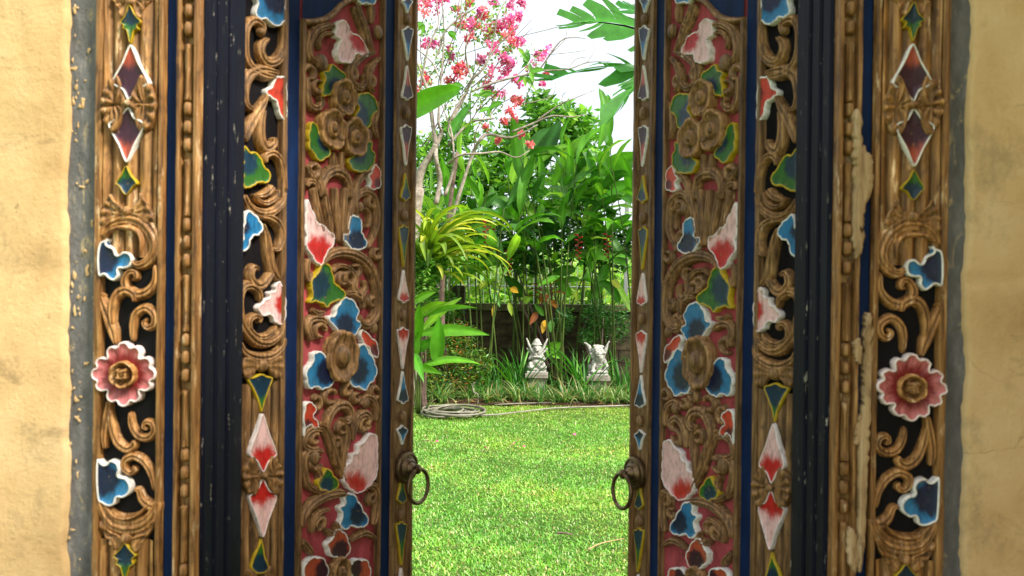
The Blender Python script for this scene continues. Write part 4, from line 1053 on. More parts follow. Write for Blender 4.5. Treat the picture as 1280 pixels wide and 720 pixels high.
def shrub(name, label, cat, base, centres, n, size, table=GREENS, p=(.3, .35, .2, .15), limbs=5, mat=None, flat=.5, prof=1., group=None):
    t = thing(name, label, cat, base, group=group); b = Vector(base)
    for k in range(limbs):
        c = Vector(centres[k % len(centres)][0]); j = Vector((rnd.uniform(-.1, .1), rnd.uniform(-.1, .1), 0))
        tube('branch', [j*.3, (c-b)*.5+j, (c-b)+j*2], [.025, .016, .005], TWIG, t, 6, 4)
    V, F, Cc = leafcloud(n, centres, size, table, p, flat, prof)
    V = V-np.array(b); bulk('foliage', V, F, Cc, mat or L_VC, t)
    return t
def cen(px, py, Y, rx, rz, w_, ry=.5):
    q = at(px, py, Y); return (q, (rx, ry, rz), w_)
# pale feathery tree behind the heliconias
b = at(700, 400, 13.5); b.z = 0
shrub('tall_shrub', 'tall light green shrub with fine leaves rising behind the heliconias', 'shrub', b,
      [cen(690, 150, 13.5, .55, .4, 2), cen(650, 180, 13.5, .6, .5, 2), cen(620, 210, 13.2, .5, .6, 2), cen(720, 190, 13.6, .5, .35, 1.6), cen(680, 240, 13.4, 1.2, .6, 3), cen(590, 240, 13.2, .6, .5, 1.5), cen(725, 150, 13.8, .35, .3, .8), cen(672, 128, 13.8, .3, .25, .5), cen(735, 168, 13.8, .5, .12, .6)], 4200, (.1, .26))
b = at(560, 400, 12.8); b.z = 0
shrub('tall_shrub', 'bright leafy shrub at the far left behind the pale frangipani branches', 'shrub', b,
      [cen(540, 200, 12.8, .5, .5, 2), cen(570, 170, 12.8, .4, .4, 1.2), cen(590, 215, 12.8, .5, .3, 1.4), cen(530, 250, 12.6, .4, .5, 1.4), cen(560, 275, 12.5, .7, .4, 1.5)], 3600, (.08, .18))
b = at(534, 360, 7.75); b.z = 0
shrub('leafy_shrub', 'leafy green shrub under the yellow strap leaved plant at the left door edge', 'shrub', b,
      [cen(528, 345, 7.75, .22, .2, 2, .2), cen(522, 375, 7.75, .2, .25, 2, .2), cen(540, 330, 7.8, .25, .15, 1.4, .2), cen(518, 320, 7.8, .2, .3, 1.4, .2), cen(520, 420, 7.8, .16, .3, 1, .2)], 2600, (.035, .085), [(.06, .2, .02), (.16, .38, .04), (.30, .50, .08), (.03, .1, .015)], (.35, .3, .15, .2), limbs=4)
b = at(660, 380, 15); b.z = 0
V, F, Cc = leafcloud(9000, [cen(x, 366+rnd.uniform(-16, 12), 15+rnd.uniform(-1.5, 1.5), .8, rnd.uniform(.25, .6), 1, .8) for x in range(500, 860, 17)], (.10, .30), [(.16, .36, .04), (.32, .50, .08), (.46, .58, .16), (.10, .24, .03)], (.35, .35, .15, .15))
V[:, 2] = np.maximum(V[:, 2], 0); bulk('field_bushes', V, F, Cc, L_VC)
# field trees beyond the wall
b = at(600, 400, 34); b.z = 0
V, F, Cc = leafcloud(16000, [cen(x, 338+rnd.uniform(-8, 6), 34+rnd.uniform(-2, 2), 2.2, .95, 1, 1.5) for x in range(380, 980, 28)], (.2, .5), [(.20, .40, .06), (.30, .52, .08), (.42, .6, .14)], (.4, .4, .2))
V[:, 2] = np.maximum(V[:, 2], 0); o = bulk('distant_bushes', V, F, Cc, L_VC)
# croton-like fine shrub in front of the bed on the left
b = at(565, 470, 9.0); b.z = .02
shrub('low_shrub', 'low bushy shrub with fine green and orange leaves at the left of the bed', 'shrub', b,
      [cen(555, 440, 9.0, .36, .34, 2, .3), cen(590, 455, 8.95, .3, .25, 1.6, .3), cen(530, 455, 9.0, .3, .35, 1.6, .3), cen(575, 420, 9.2, .28, .22, 1, .3), cen(560, 475, 8.8, .5, .14, 1.4, .25)], 6500, (.03, .075), [(.05, .16, .02), (.12, .28, .03), (.30, .36, .05), (.42, .17, .03), (.02, .07, .01)], (.3, .28, .16, .1, .16), prof=.8)
b = at(535, 360, 9.9); b.z = .02
shrub('leafy_shrub', 'dense green shrub against the back wall beside the left door leaf', 'shrub', b,
      [cen(530, 340, 9.7, .35, .3, 2, .3), cen(545, 385, 9.7, .4, .3, 2, .3), cen(540, 310, 9.8, .4, .25, 1.2, .3), cen(520, 400, 9.6, .4, .3, 1, .3)], 3600, (.05, .11), limbs=4)
b = at(700, 350, 10.0); b.z = .02
shrub('creeper', 'dark small leaved creeper in the shade along the top of the back wall', 'plant', b,
      [cen(620, 300, 10.0, .6, .35, 2, .2), cen(700, 290, 10.1, .7, .5, 3, .2), cen(760, 310, 10.1, .5, .4, 2, .2), cen(660, 330, 10.0, .4, .2, 1, .2)], 3200, (.07, .15), [(.03, .11, .015), (.06, .2, .02), (.12, .32, .03), (.015, .05, .01)], (.35, .3, .15, .2))
b = at(770, 440, 9.9); b.z = .02
shrub('fern', 'feathery dark green fern beside the right statue near the wall', 'fern', at(748, 470, 9.75).xy.to_3d(),
      [cen(744, 395, 9.75, .2, .25, 2, .2), cen(768, 405, 9.8, .25, .3, 2, .2), cen(735, 420, 9.7, .15, .15, 1, .2), cen(705, 400, 9.8, .15, .2, 1, .2)], 2600, (.03, .08), [(.03, .12, .02), (.08, .26, .04), (.15, .38, .08)], (.4, .4, .2), limbs=3, prof=.7)

# ------------------------------------------------------------------ back wall, fence
bw = thing('garden_wall', 'low mossy block wall with a flat coping at the back of the garden', 'wall', (0, WY, 0))
WZ = at(655, 380, WY-.03).z
nrow = 6; hrow = (WZ-.10)/nrow
blk = [mesh('block', *boxv(0, .398, 0, .16, 0, hrow-.008), smooth=False) for _ in range(1)]
for i in range(nrow):
    for j in range(17):
        x = -3.4+j*.41+(.2 if i % 2 else 0)
        o = link('block', blk[0], BLOCK, bw); o.location = (x, rnd.uniform(-.006, .006), i*hrow); o.rotation_euler = (0, 0, rnd.uniform(-.008, .008))
        if i > 0 or j > 0: pass
box('mortar_core', (-3.4, 3.75, .02, .145, 0, WZ-.105), BLOCK, bw)
box('coping', (-3.5, 3.8, -.05, .23, WZ-.098, WZ), COPING, bw, bevel=.012)
wp = at(571, 372, WY-.02)
gp = thing('wall_pillar', 'short dark square block standing on the wall coping at the left', 'pillar', (wp.x, WY+.08, WZ+.002))
box('pillar_block', (-.11, .11, -.1, .1, 0, at(571, 357, WY).z-WZ), BLOCK, gp, bevel=.01)
fn = thing('wire_fence', 'thin grey metal fence of upright bars beyond the back wall', 'fence', (0, 11.6, 0))
for px in (570, 783):
    q = at(px, 300, 11.6); zt = at(px, 212 if px > 700 else 300, 11.6).z
    box('post', (q.x-.03, q.x+.03, -.03, .03, 0, zt), IRON, fn)
for px in range(524, 800, 9):
    q = at(px, 300, 11.6)
    tube('bar', [(q.x, .0, 0), (q.x, .0, 2.3 if px < 700 else 2.6)], .004, IRON, fn, 5, 1)
for z in (1.45, 2.25): tube('rail', [(-2.2, .012, z), (2.4, .012, z)], .009, IRON, fn, 5, 1)

# ------------------------------------------------------------------ statues
def blobs(parts):
    """one closed sculpted surface out of ellipsoids and limbs, fused by a voxel remesh"""
    V = []; F = []
    def ell(c, r, rot=(0, 0, 0), seg=12):
        b0 = len(V); M_ = Euler(rot).to_matrix(); c = Vector(c)
        for i in range(seg+1):
            th_ = math.pi*i/seg
            for k in range(seg):
                p_ = 2*math.pi*k/seg
                V.append(tuple(c+M_@Vector((r[0]*math.sin(th_)*math.cos(p_), r[1]*math.sin(th_)*math.sin(p_), r[2]*math.cos(th_)))))
        for i in range(seg):
            for k in range(seg):
                k2 = (k+1) % seg; F.append((b0+i*seg+k, b0+(i+1)*seg+k, b0+(i+1)*seg+k2, b0+i*seg+k2))
    for p in parts:
        if p[0] == 'e': ell(*p[1:])
        else:
            a, b_, r0, r1 = Vector(p[1]), Vector(p[2]), p[3], p[4]
            n = max(2, int((b_-a).length/(min(r0, r1)*.6)))
            for i in range(n+1): 
                r_ = r0+(r1-r0)*i/n; ell(a.lerp(b_, i/n), (r_, r_, r_), (0, 0, 0), 8)
    return V, F
def statue(label, px, topy, parts, scale, Yd, pedw, pedtop, pedy, rz=0):
    g = at(px, 490, Yd); t = thing('stone_statue', label, 'statue', (g.x, Yd, 0))
    z1 = at(px, pedtop, Yd).z
    box('pedestal_base', (-pedw*.52, pedw*.52, -pedw*.5, pedw*.5, 0, .09), STONE2, t, bevel=.008)
    box('pedestal_shaft', (-pedw*.36, pedw*.36, -pedw*.36, pedw*.36, .0905, z1-.09), STONE2, t, bevel=.006)
    box('pedestal_cap', (-pedw*.5, pedw*.5, -pedw*.46, pedw*.46, z1-.0895, z1-.03), STONE2, t, bevel=.008)
    box('pedestal_cap', (-pedw*.42, pedw*.42, -pedw*.40, pedw*.40, z1-.0295, z1), STONE, t, bevel=.006)
    V, F = blobs(parts); V = [(x*scale, y*scale, z*scale) for x, y, z in V]
    o = link('figure', mesh('figure', V, F), STONE, t); o.location = (0, 0, z1-.004); o.rotation_euler = (0, 0, rz)
    md = o.modifiers.new('remesh', 'REMESH'); md.mode = 'VOXEL'; md.voxel_size = .0065; md.use_smooth_shade = True
    tx = bpy.data.textures.new('chisel', 'CLOUDS'); tx.noise_scale = .03
    d2 = o.modifiers.new('chisel', 'DISPLACE'); d2.texture = tx; d2.strength = .012; d2.mid_level = .5
    return t
S1 = [('e', (0, 0, .03), (.20, .17, .05)), ('e', (-.13, -.07, .09), (.10, .12, .06), (0, 0, .4)), ('e', (.13, -.07, .09), (.10, .12, .06), (0, 0, -.4)),
      ('e', (-.14, -.12, .13), (.05, .05, .09)), ('e', (.14, -.12, .13), (.05, .05, .09)),
      ('e', (0, -.04, .20), (.125, .11, .13)), ('e', (0, -.02, .36), (.12, .085, .10)), ('e', (0, -.07, .52), (.085, .085, .085)),
      ('e', (0, -.155, .515), (.022, .02, .026)), ('e', (0, -.14, .475), (.04, .03, .018)), ('e', (-.085, -.06, .52), (.02, .025, .04)), ('e', (.085, -.06, .52), (.02, .025, .04)),
      ('e', (-.035, -.145, .545), (.018, .015, .014)), ('e', (.035, -.145, .545), (.018, .015, .014)),
      ('e', (0, -.05, .605), (.125, .1, .034)), ('e', (0, -.045, .648), (.10, .08, .03)), ('e', (0, -.04, .688), (.07, .06, .03)), ('e', (0, -.04, .72), (.04, .035, .022)),
      ('l', (-.10, -.03, .38), (-.17, -.06, .27), .04, .032), ('l', (-.17, -.06, .27), (-.06, -.14, .33), .032, .026),
      ('l', (.10, -.03, .38), (.17, -.06, .27), .04, .032), ('l', (.17, -.06, .27), (.06, -.14, .33), .032, .026),
      ('e', (0, -.14, .33), (.05, .03, .03)),
      ('l', (-.05, -.10, .40), (-.14, -.07, .50), .034, .034), ('l', (-.14, -.07, .50), (-.235, -.03, .73), .034, .018), ('l', (-.15, 0, .42), (-.23, .02, .50), .03, .02),
      ('l', (.05, -.10, .40), (.14, -.07, .50), .034, .034), ('l', (.14, -.07, .50), (.235, -.03, .73), .034, .018), ('l', (.15, 0, .42), (.23, .02, .50), .03, .02),
      ('e', (-.07, .03, .12), (.13, .08, .12)), ('e', (.07, .03, .12), (.13, .08, .12))]
S2 = [('e', (0, 0, .03), (.24, .19, .05)), ('e', (.02, .04, .20), (.15, .13, .19)), ('e', (0, -.03, .33), (.14, .11, .13)),
      ('e', (-.02, -.09, .49), (.13, .11, .11)), ('e', (-.02, -.19, .45), (.075, .06, .045)), ('e', (-.02, -.2, .405), (.06, .045, .022)), ('e', (-.02, -.235, .475), (.03, .022, .02)),
      ('e', (-.075, -.17, .52), (.028, .024, .024)), ('e', (.035, -.17, .52), (.028, .024, .024)), ('e', (-.075, -.155, .56), (.04, .03, .016)), ('e', (.035, -.155, .56), (.04, .03, .016)),
      ('l', (-.10, -.06, .26), (-.13, -.13, .06), .052, .038), ('e', (-.13, -.16, .05), (.055, .07, .035)),
      ('l', (.13, -.04, .28), (.18, -.10, .16), .05, .045), ('l', (.18, -.10, .16), (.12, -.15, .06), .045, .035), ('e', (.08, -.17, .05), (.075, .055, .035)),
      ('e', (-.15, .04, .12), (.075, .12, .09)), ('e', (.16, .04, .12), (.08, .12, .10)),
      ('e', (-.13, -.06, .40), (.05, .06, .07)), ('e', (.10, -.06, .40), (.05, .06, .08)), ('e', (.02, -.12, .36), (.07, .05, .06)), ('e', (-.06, -.12, .35), (.06, .05, .06)),
      ('l', (-.13, -.02, .42), (-.20, .0, .58), .055, .045), ('l', (-.20, 0, .58), (-.27, .0, .66), .042, .018), ('e', (-.29, 0, .665), (.03, .02, .016)),
      ('l', (.12, -.02, .42), (.18, .0, .56), .05, .04), ('l', (.18, 0, .56), (.22, .0, .68), .036, .018), ('e', (.235, 0, .695), (.024, .02, .02))]
for k in range(9):
    a = -.5+k*.16; S2.append(('e', (-.02+math.sin(a*1.6)*.12, -.08, .58+math.cos(a*1.6)*.03), (.024, .03, .028)))
    S2.append(('e', (-.02+math.cos(k*.8)*.15, -.09+.02*math.sin(k*3), .44+math.sin(k*.8)*.10), (.03, .03, .03)))
SY = 9.1
statue('pale stone guardian statue with two raised wings and a tiered crown, on a pedestal', 670.5, 422, S1, .575, SY, .30, 463, 490)
statue('pale stone crouching beast statue with a curly mane and horns, on a pedestal', 747, 424, S2, .60, SY, .31, 466.5, 490, .1)

# ------------------------------------------------------------------ strap-leaved plant (yellow green)
ST = [blade_mesh(L, .07, R(e), R(dr), 12, .5, prof='strap', seed=i, twist=tw) for i, (L, e, dr, tw) in enumerate(((.85, 72, 120, .2), (1.0, 60, 120, .4), (.7, 80, 150, -.3), (.95, 50, 95, .1), (.6, 66, 170, .6), (1.05, 68, 140, -.5), (.8, 35, 80, .3)))]
for me in ST: me.materials.append(L_STRAP)
q = at(532, 338, 7.9)
sp = thing('strap_leaf_plant', 'large yellow green plant with long arching strap leaves at the left', 'plant', (q.x, 7.9, 0))
tube('stem', [(-.05, 0, 0), (-.03, 0, q.z*.5), (0, 0, q.z)], [.06, .05, .06], TWIG, sp, 9, 4, .3)
for k in range(90):
    az = rnd.gauss(-.15, .9) if k < 66 else rnd.uniform(0, 6.28)
    o = place('leaf', ST[k % 7], None, sp, (rnd.uniform(-.07, .07), rnd.uniform(-.07, .07), q.z+rnd.uniform(-.12, .06)), az, rnd.uniform(-.45, .35), rnd.uniform(.85, 1.45), rnd.uniform(-.3, .3))
# ------------------------------------------------------------------ big ginger leaves lower left
q = gnd(528, 500); q = at(528, 480, 7.6)
gg = thing('ginger_plant', 'bright green broad leaved plant at the left edge of the doorway', 'plant', (q.x, 7.6, 0))
for i, (bx, by, tx, ty, W, ar) in enumerate(((522, 418, 612, 419, .12, .06), (526, 415, 577, 372, .10, .05), (545, 455, 549, 395, .15, .0), (518, 400, 560, 378, .09, .1), (520, 462, 600, 455, .08, .10), (514, 460, 553, 468, .08, .08), (520, 430, 524, 380, .12, .0), (516, 452, 522, 408, .14, .02), (524, 398, 596, 385, .06, .08), (520, 440, 545, 425, .10, .08), (516, 380, 545, 365, .08, .08), (512, 440, 530, 478, .1, .1))):
    big_leaf(gg, at(bx, by, 7.6), at(tx, ty, 7.45+rnd.uniform(-.15, .15)), W*1.15, L_BROAD, i, .02, 'oval', arch=ar, roll=rnd.uniform(-.4, .4))
for (x_, yt) in ((522, 418), (526, 415), (545, 455), (518, 400), (516, 452)):
    p1 = at(x_, yt, 7.6); tube('stem', [(p1.x*.3-gg.location.x*.3-.02, 0, 0), (p1.x-gg.location.x, 0, p1.z*.6), (p1.x-gg.location.x, 0, p1.z)], [.012, .01, .006], STEM, gg, 6, 3)
# leaf at the upper left
bt = thing('young_banana_plant', 'banana plant at the far left whose long bright leaf crosses the doorway edge', 'plant', (at(500, 400, 7.2).x, 7.2, 0))
tube('stem', [(0, 0, 0), (.0, 0, 1.4), (.03, 0, at(500, 150, 7.2).z)], [.09, .07, .04], STEM, bt, 10, 4)
big_leaf(bt, at(500, 148, 7.2), at(577, 110, 7.0), .24, L_BROAD, 3, .02, arch=.06, roll=-.45)
big_leaf(bt, at(503, 210, 7.2), at(420, 130, 7.3), .3, L_BANANA, 4, .02, arch=.1)
big_leaf(bt, at(560, 175, 8.8), at(590, 128, 8.8), .14, L_BANANA, 5, .02, arch=.05, roll=.3)

# ------------------------------------------------------------------ banana tree at the right
bn = thing('banana_tree', 'banana tree at the right with torn leaves hanging into the sky', 'tree', (at(880, 400, 8.6).x, 8.6, 0))
tz = at(880, 60, 8.6).z
tube('trunk', [(0, 0, 0), (.02, 0, 1.6), (-.01, 0, tz-.3), (0, 0, tz+.06)], [.15, .12, .07, .05], STEM, bn, 12, 4)
hub = at(880, 60, 8.6)
def bl(px0, py0, px1, py1, W, seed, arch, roll, dy=0, torn=1):
    big_leaf(bn, at(px0, py0, 8.6), at(px1, py1, 8.6+dy), W, L_BANANA, seed, .02, arch=arch, roll=roll, torn=torn)
bl(872, 72, 716, 28, .62, 5, .10, .25, -.3, .9)
bl(870, 118, 690, 100, .42, 8, .14, .5, -.1, 1.5)
bl(866, 85, 762, 152, .34, 13, .22, -.2, -.4, 1.0)
bl(880, 50, 775, 10, .36, 21, .05, -.3, .5, 1.0)
bl(890, 60, 1000, -40, .5, 31, .1, .2, 0, .6); bl(885, 60, 960, 140, .5, 32, .2, .2, .5, .6)

# ------------------------------------------------------------------ frangipani
FY = 8.2
ft = thing('frangipani_tree', 'pale barked frangipani with bare forking branches at the left', 'tree', (at(512, 400, FY).x, FY, 0))
def limb(P, r, name='branch', mat=BARK, dy=0):
    Q = [at(px, py, FY+dy+(rnd.uniform(-.08, .08) if 0 < i else 0))-ft.location for i, (px, py) in enumerate(P)]
    r = [x*.8 for x in r]
    tube(name, Q, r, mat, ft, 8 if r[0] > .03 else 6, 4, .25)
Q = [Vector((0, 0, 0)), at(511, 400, FY)-ft.location, at(515, 300, FY)-ft.location, at(522, 235, FY)-ft.location]
tube('trunk', Q, [.13, .11, .09, .085], BARK, ft, 12, 4, .2)
limb([(521, 250), (526, 215), (538, 195), (545, 180)], [.075, .065, .05, .045])
limb([(545, 182), (541, 155), (536, 120), (528, 95), (520, 75)], [.045, .03, .02, .012])
limb([(545, 182), (552, 165), (548, 150), (552, 90), (555, 50), (553, 0), (553, -30)], [.04, .025, .018, .014, .012, .01, .008])
limb([(545, 72), (550, 60), (556, 40), (575, 22), (597, 8)], [.012, .016, .014, .01, .006])
limb([(548, 330), (560, 290), (575, 240), (590, 195), (600, 175), (612, 168), (640, 172), (672, 156)], [.036, .034, .032, .030, .028, .024, .018, .008], dy=.3)
limb([(545, 255), (550, 225), (545, 200), (545, 182)], [.045, .04, .035, .03])
limb([(556, 245), (566, 215), (567, 190), (563, 160), (548, 120)], [.03, .022, .018, .014, .008])
limb([(563, 150), (576, 130), (590, 100), (602, 88), (620, 60), (640, 40), (650, 30)], [.03, .026, .02, .018, .014, .010, .004])
limb([(590, 100), (584, 80), (582, 60), (588, 40), (600, 25), (612, -5)], [.014, .014, .012, .010, .008, .006])
limb([(610, 75), (617, 50), (622, 20), (636, -5)], [.012, .012, .010, .006])
limb([(560, 182), (585, 155), (600, 150), (618, 148)], [.02, .018, .016, .012])
limb([(588, 115), (610, 106), (640, 97), (665, 92), (675, 86), (700, 52), (718, 47), (735, 49)], [.012, .018, .018, .016, .014, .011, .007, .003])
limb([(672, 88), (690, 88), (712, 86), (735, 78), (765, 77)], [.012, .012, .010, .007, .003])
limb([(712, 84), (720, 74), (734, 71)], [.006, .005, .003])
limb([(686, 68), (710, 66), (732, 63)], [.006, .005, .003])
limb([(690, 66), (707, 48), (707, 32)], [.006, .005, .003])
limb([(734, 78), (742, 65), (742, 52)], [.005, .004, .003])
limb([(668, 100), (658, 120), (655, 133)], [.008, .007, .004])
limb([(640, 165), (665, 155), (690, 145), (715, 146), (735, 142)], [.018, .016, .012, .009, .004])
limb([(672, 150), (692, 136), (705, 128), (720, 122), (745, 112)], [.014, .012, .010, .007, .003])
limb([(700, 132), (704, 118), (708, 116)], [.006, .005, .003])
limb([(560, 205), (575, 194), (600, 192), (625, 190), (645, 197), (662, 188)], [.018, .018, .016, .013, .010, .005])
limb([(566, 175), (560, 160), (572, 130), (585, 112), (592, 95)], [.014, .012, .012, .010, .006])
limb([(525, 110), (535, 60), (548, 30), (545, 0)], [.018, .014, .010, .006])
limb([(520, 60), (540, 78), (548, 95)], [.010, .012, .010])
limb([(575, 42), (576, 20), (577, -10)], [.010, .009, .006])
limb([(600, 130), (610, 145), (625, 130), (650, 118)], [.010, .010, .008, .004])
limb([(655, 130), (690, 120), (694, 100)], [.008, .006, .003])
# frangipani leaf clusters
for i, (px, py) in enumerate(((660, 78), (663, 90), (656, 96), (600, 120), (566, 105), (530, 30), (560, 40), (612, 135), (588, 155), (655, 70), (710, 140))):
    p0 = at(px, py, FY)
    for k in range(3):
        a = rnd.uniform(0, 6.28); l = rnd.uniform(.10, .18)
        big_leaf(ft, p0, p0+Vector((math.cos(a)*l, rnd.uniform(-.05, .05), math.sin(a)*l)), l*.42, L_HEL, i*3+k, .02, 'oval', arch=.05)

# ------------------------------------------------------------------ bougainvillea
BY = 9.0
bv = thing('bougainvillea', 'pink and coral flowering bougainvillea spreading over the upper left', 'shrub', (at(560, 400, BY).x, BY, 0))
tube('trunk', [(0, 0, 0), (-.1, .1, 1.2), (.0, 0, 2.4), (.1, 0, 3.2)], [.05, .04, .03, .02], TWIG, bv, 8, 4, .2)
PK = [(.82, .13, .42), (.80, .26, .55), (.84, .20, .36), (.62, .06, .24), (.86, .46, .60)]
CO = [(.78, .12, .16), (.84, .22, .27), (.80, .30, .24), (.68, .07, .18)]
def blossom(px, py, rpx, coral=False, n=None):
    q = at(px, py, BY+rnd.uniform(-.25, .25)); s = rpx*.0105; n = n or int(24+rpx*7)
    subs = [(q+Vector((rnd.gauss(0, s*.38), rnd.gauss(0, s*.3), rnd.gauss(0, s*.38))), (s*.42, s*.4, s*.42), 1) for _ in range(4)]
    V, F, Cc = leafcloud(n, subs, (.03, .058), CO if coral else PK, [1/4]*4 if coral else [.3, .25, .2, .1, .15], 1., 2.0)
    V = V-np.array(bv.location); o = bulk('blossom_cluster', V, F, Cc, L_FL, bv)
for a in ((528, 8, 16, 1), (545, 6, 12, 0), (590, 5, 10, 1), (603, 18, 12, 1), (588, 28, 12, 0), (612, 34, 14, 0), (636, 28, 17, 0), (644, 18, 10, 0), (630, 30, 10, 0), (614, 42, 10, 1), (600, 15, 8, 0), (575, 30, 12, 1), (592, 26, 8, 1), (640, 45, 10, 1), (632, 52, 12, 1), (649, 52, 8, 0), (678, 62, 12, 0), (677, 70, 8, 0), (668, 88, 9, 0), (683, 92, 7, 1), (678, 106, 5, 0), (540, 50, 10, 0), (533, 55, 8, 0), (567, 62, 9, 0), (575, 90, 14, 1), (570, 85, 9, 1), (562, 100, 9, 1), (600, 75, 8, 0), (628, 70, 12, 0), (632, 80, 12, 0), (620, 88, 11, 0), (630, 92, 9, 0), (598, 74, 6, 0), (607, 107, 10, 0), (612, 112, 11, 0), (624, 116, 11, 0), (640, 126, 9, 1), (646, 104, 6, 0), (643, 100, 5, 0), (534, 95, 8, 1), (528, 100, 9, 1), (520, 112, 9, 1), (638, 140, 7, 1), (642, 150, 7, 1), (630, 152, 5, 1), (608, 158, 5, 1), (650, 128, 6, 1), (618, 60, 8, 0), (555, 2, 9, 0), (571, 12, 6, 1), (650, 5, 7, 0), (618, 5, 10, 0), (664, 178, 5, 1), (652, 168, 3, 1), (625, 175, 4, 1), (520, 30, 7, 0), (640, 8, 8, 0), (585, 48, 6, 1)):
    blossom(*a)
V, F, Cc = leafcloud(1500, [cen(px, py, BY, .22, .2, w_, .3) for px, py, w_ in ((540, 40, 1), (580, 20, 1.2), (605, 40, 1.4), (560, 70, 1), (600, 90, .8), (625, 60, 1), (590, 120, 1), (615, 130, 1), (570, 130, .8), (625, 20, 1), (535, 90, 1), (662, 75, .5), (610, 160, .8), (530, 120, .8))], (.035, .075), [(.10, .26, .04), (.2, .38, .07), (.05, .15, .05), (.3, .4, .1)], (.35, .3, .15, .2), 1., 1.3)
bulk('foliage', V-np.array(bv.location), F, Cc, L_VC, bv)
for k in range(16):
    x0_, y0_ = rnd.uniform(520, 600), rnd.uniform(90, 190); x1_, y1_ = x0_+rnd.uniform(-10, 90), y0_-rnd.uniform(70, 150)
    P = [at(x0_+(x1_-x0_)*f+rnd.uniform(-6, 6), y0_+(y1_-y0_)*f, BY+rnd.uniform(-.2, .2))-bv.location for f in (0, .35, .7, 1)]
    tube('branch', P, [.008, .006, .005, .003], TWIG, bv, 5, 3)

# ------------------------------------------------------------------ cable in the sky
tag(tube('cable', [at(500, 96, 14), at(620, 54, 14.5), at(700, 33, 15), at(795, 5, 15.5), at(900, -15, 16)], .009, CABLE, None, 5, 4), 'thin overhead cable sloping across the white sky', 'cable')

# ------------------------------------------------------------------ plants in the bed
SW = [blade_mesh(.55+.06*i, .032, R(82-3*i), R(18+10*i), 7, .5, prof='sword', seed=i, twist=.4*i) for i in range(5)]
for me in SW: me.materials.append(L_SWORD)
def sword(label, px, Y, n, hs, seed, tilt=.28):
    r = random.Random(seed); b_ = at(px, 490, Y); t = thing('sword_leaf_plant', label, 'plant', (b_.x, Y, .02))
    for k in range(n):
        place('leaf', r.choice(SW), None, t, (r.uniform(-.10, .10), r.uniform(-.1, .1), 0), r.uniform(0, 6.28), r.uniform(-.05, tilt), hs*r.uniform(.7, 1.1), 0)
sword('tall clump of upright sword leaves left of the crowned statue', 648, 9.0, 26, 1.1, 1)
sword('tall clump of upright sword leaves left of the beast statue', 727, 8.95, 30, 1.15, 2)
sword('clump of upright sword leaves right of the beast statue', 778, 9.0, 26, 1.05, 3)
sword('clump of sword leaves left of the doorway centre in front of the heliconia stems', 618, 9.0, 22, .95, 4)
sword('small sword leaf clump beside the low shrub at the left', 596, 8.95, 16, .85, 5)
sword('short sword leaf clump right beside the crowned statue pedestal', 697, 9.2, 12, .75, 6, .5)
sword('sword leaf clump at the far right against the door', 800, 9.1, 14, 1.0, 7)
def tuft(px, Y, s, variegated, seed, group, label, n=46):
    r = random.Random(seed); b_ = at(px, 500, Y); t = thing('grassy_tuft', label, 'plant', (b_.x, Y, .02), group=group)
    V = []; F = []; cols = []
    for k in range(n):
        az = r.uniform(0, 6.28); el = r.uniform(R(35), R(85)); L = s*r.uniform(.6, 1.15); wd = .011*r.uniform(.7, 1.3); dr = r.uniform(R(50), R(130))
        x = z = 0; a0 = len(V); a = el; ox, oy = r.uniform(-.04, .04), r.uniform(-.04, .04); c_ = (.36, .42, .18) if r.random() < variegated else ((.06, .2, .03) if r.random() < .88 else (.36, .28, .12))
        for i in range(6):
            ww = wd*(1-(i/5)**2)+.001
            for sg in (-1, 1): V.append((ox+x*math.cos(az)-sg*ww/2*math.sin(az), oy+x*math.sin(az)+sg*ww/2*math.cos(az), z)); cols.append(c_)
            x += math.cos(a)*L/5; z += math.sin(a)*L/5; a -= dr/5
        for i in range(5): q_ = a0+2*i; F.append((q_, q_+1, q_+3, q_+2))
    link('foliage', mesh('foliage', V, F, cols), L_VC, t, 'stuff'); return t
k = 0
for px in range(518, 812, 13):
    k += 1; tuft(px+rnd.uniform(-5, 5), 8.5+rnd.uniform(-.08, .2), rnd.uniform(.26, .42), .28, k, 'variegated border tufts along the lawn edge', 'small arching striped grassy tuft in the border row along the lawn edge', 52)
tuft(705, 8.8, .42, .15, 90, None, 'larger fresh green arching tuft between the two statues')
tuft(740, 8.72, .36, .1, 91, None, 'green arching tuft in front of the beast statue pedestal')
tuft(770, 8.75, .34, .25, 92, None, 'striped green tuft at the right below the beast statue')
tuft(600, 8.75, .34, .2, 93, None, 'green arching tuft above the coiled hose')
tuft(540, 8.8, .36, .3, 94, None, 'striped tuft at the left of the bed')
tuft(655, 8.75, .25, .5, 95, None, 'pale striped tuft in front of the crowned statue pedestal')
tuft(630, 8.8, .33, .1, 96, None, 'green tuft left of the crowned statue pedestal')
tuft(664, 8.84, .46, .3, 101, None, 'tall loose tuft in front of the left statue pedestal', 40)
tuft(682, 8.86, .44, .2, 102, None, 'green loose tuft at the right foot of the crowned statue pedestal', 40)
tuft(738, 8.86, .48, .2, 103, None, 'tall green tuft at the left foot of the beast statue pedestal', 44)
tuft(756, 8.84, .46, .3, 104, None, 'striped loose tuft at the right foot of the beast statue pedestal', 44)
b = Vector((2.9, 9.4, .02))
shrub('border_shrub', 'rounded green shrub in the bed beyond the right door leaf', 'shrub', b, [(b+Vector((0, 0, .6)), (.7, .5, .5), 2), (b+Vector((.8, .1, .5)), (.5, .4, .4), 1), (b+Vector((-.5, 0, .4)), (.4, .4, .3), 1)], 2600, (.05, .12))
b = Vector((-2.9, 9.4, .02))
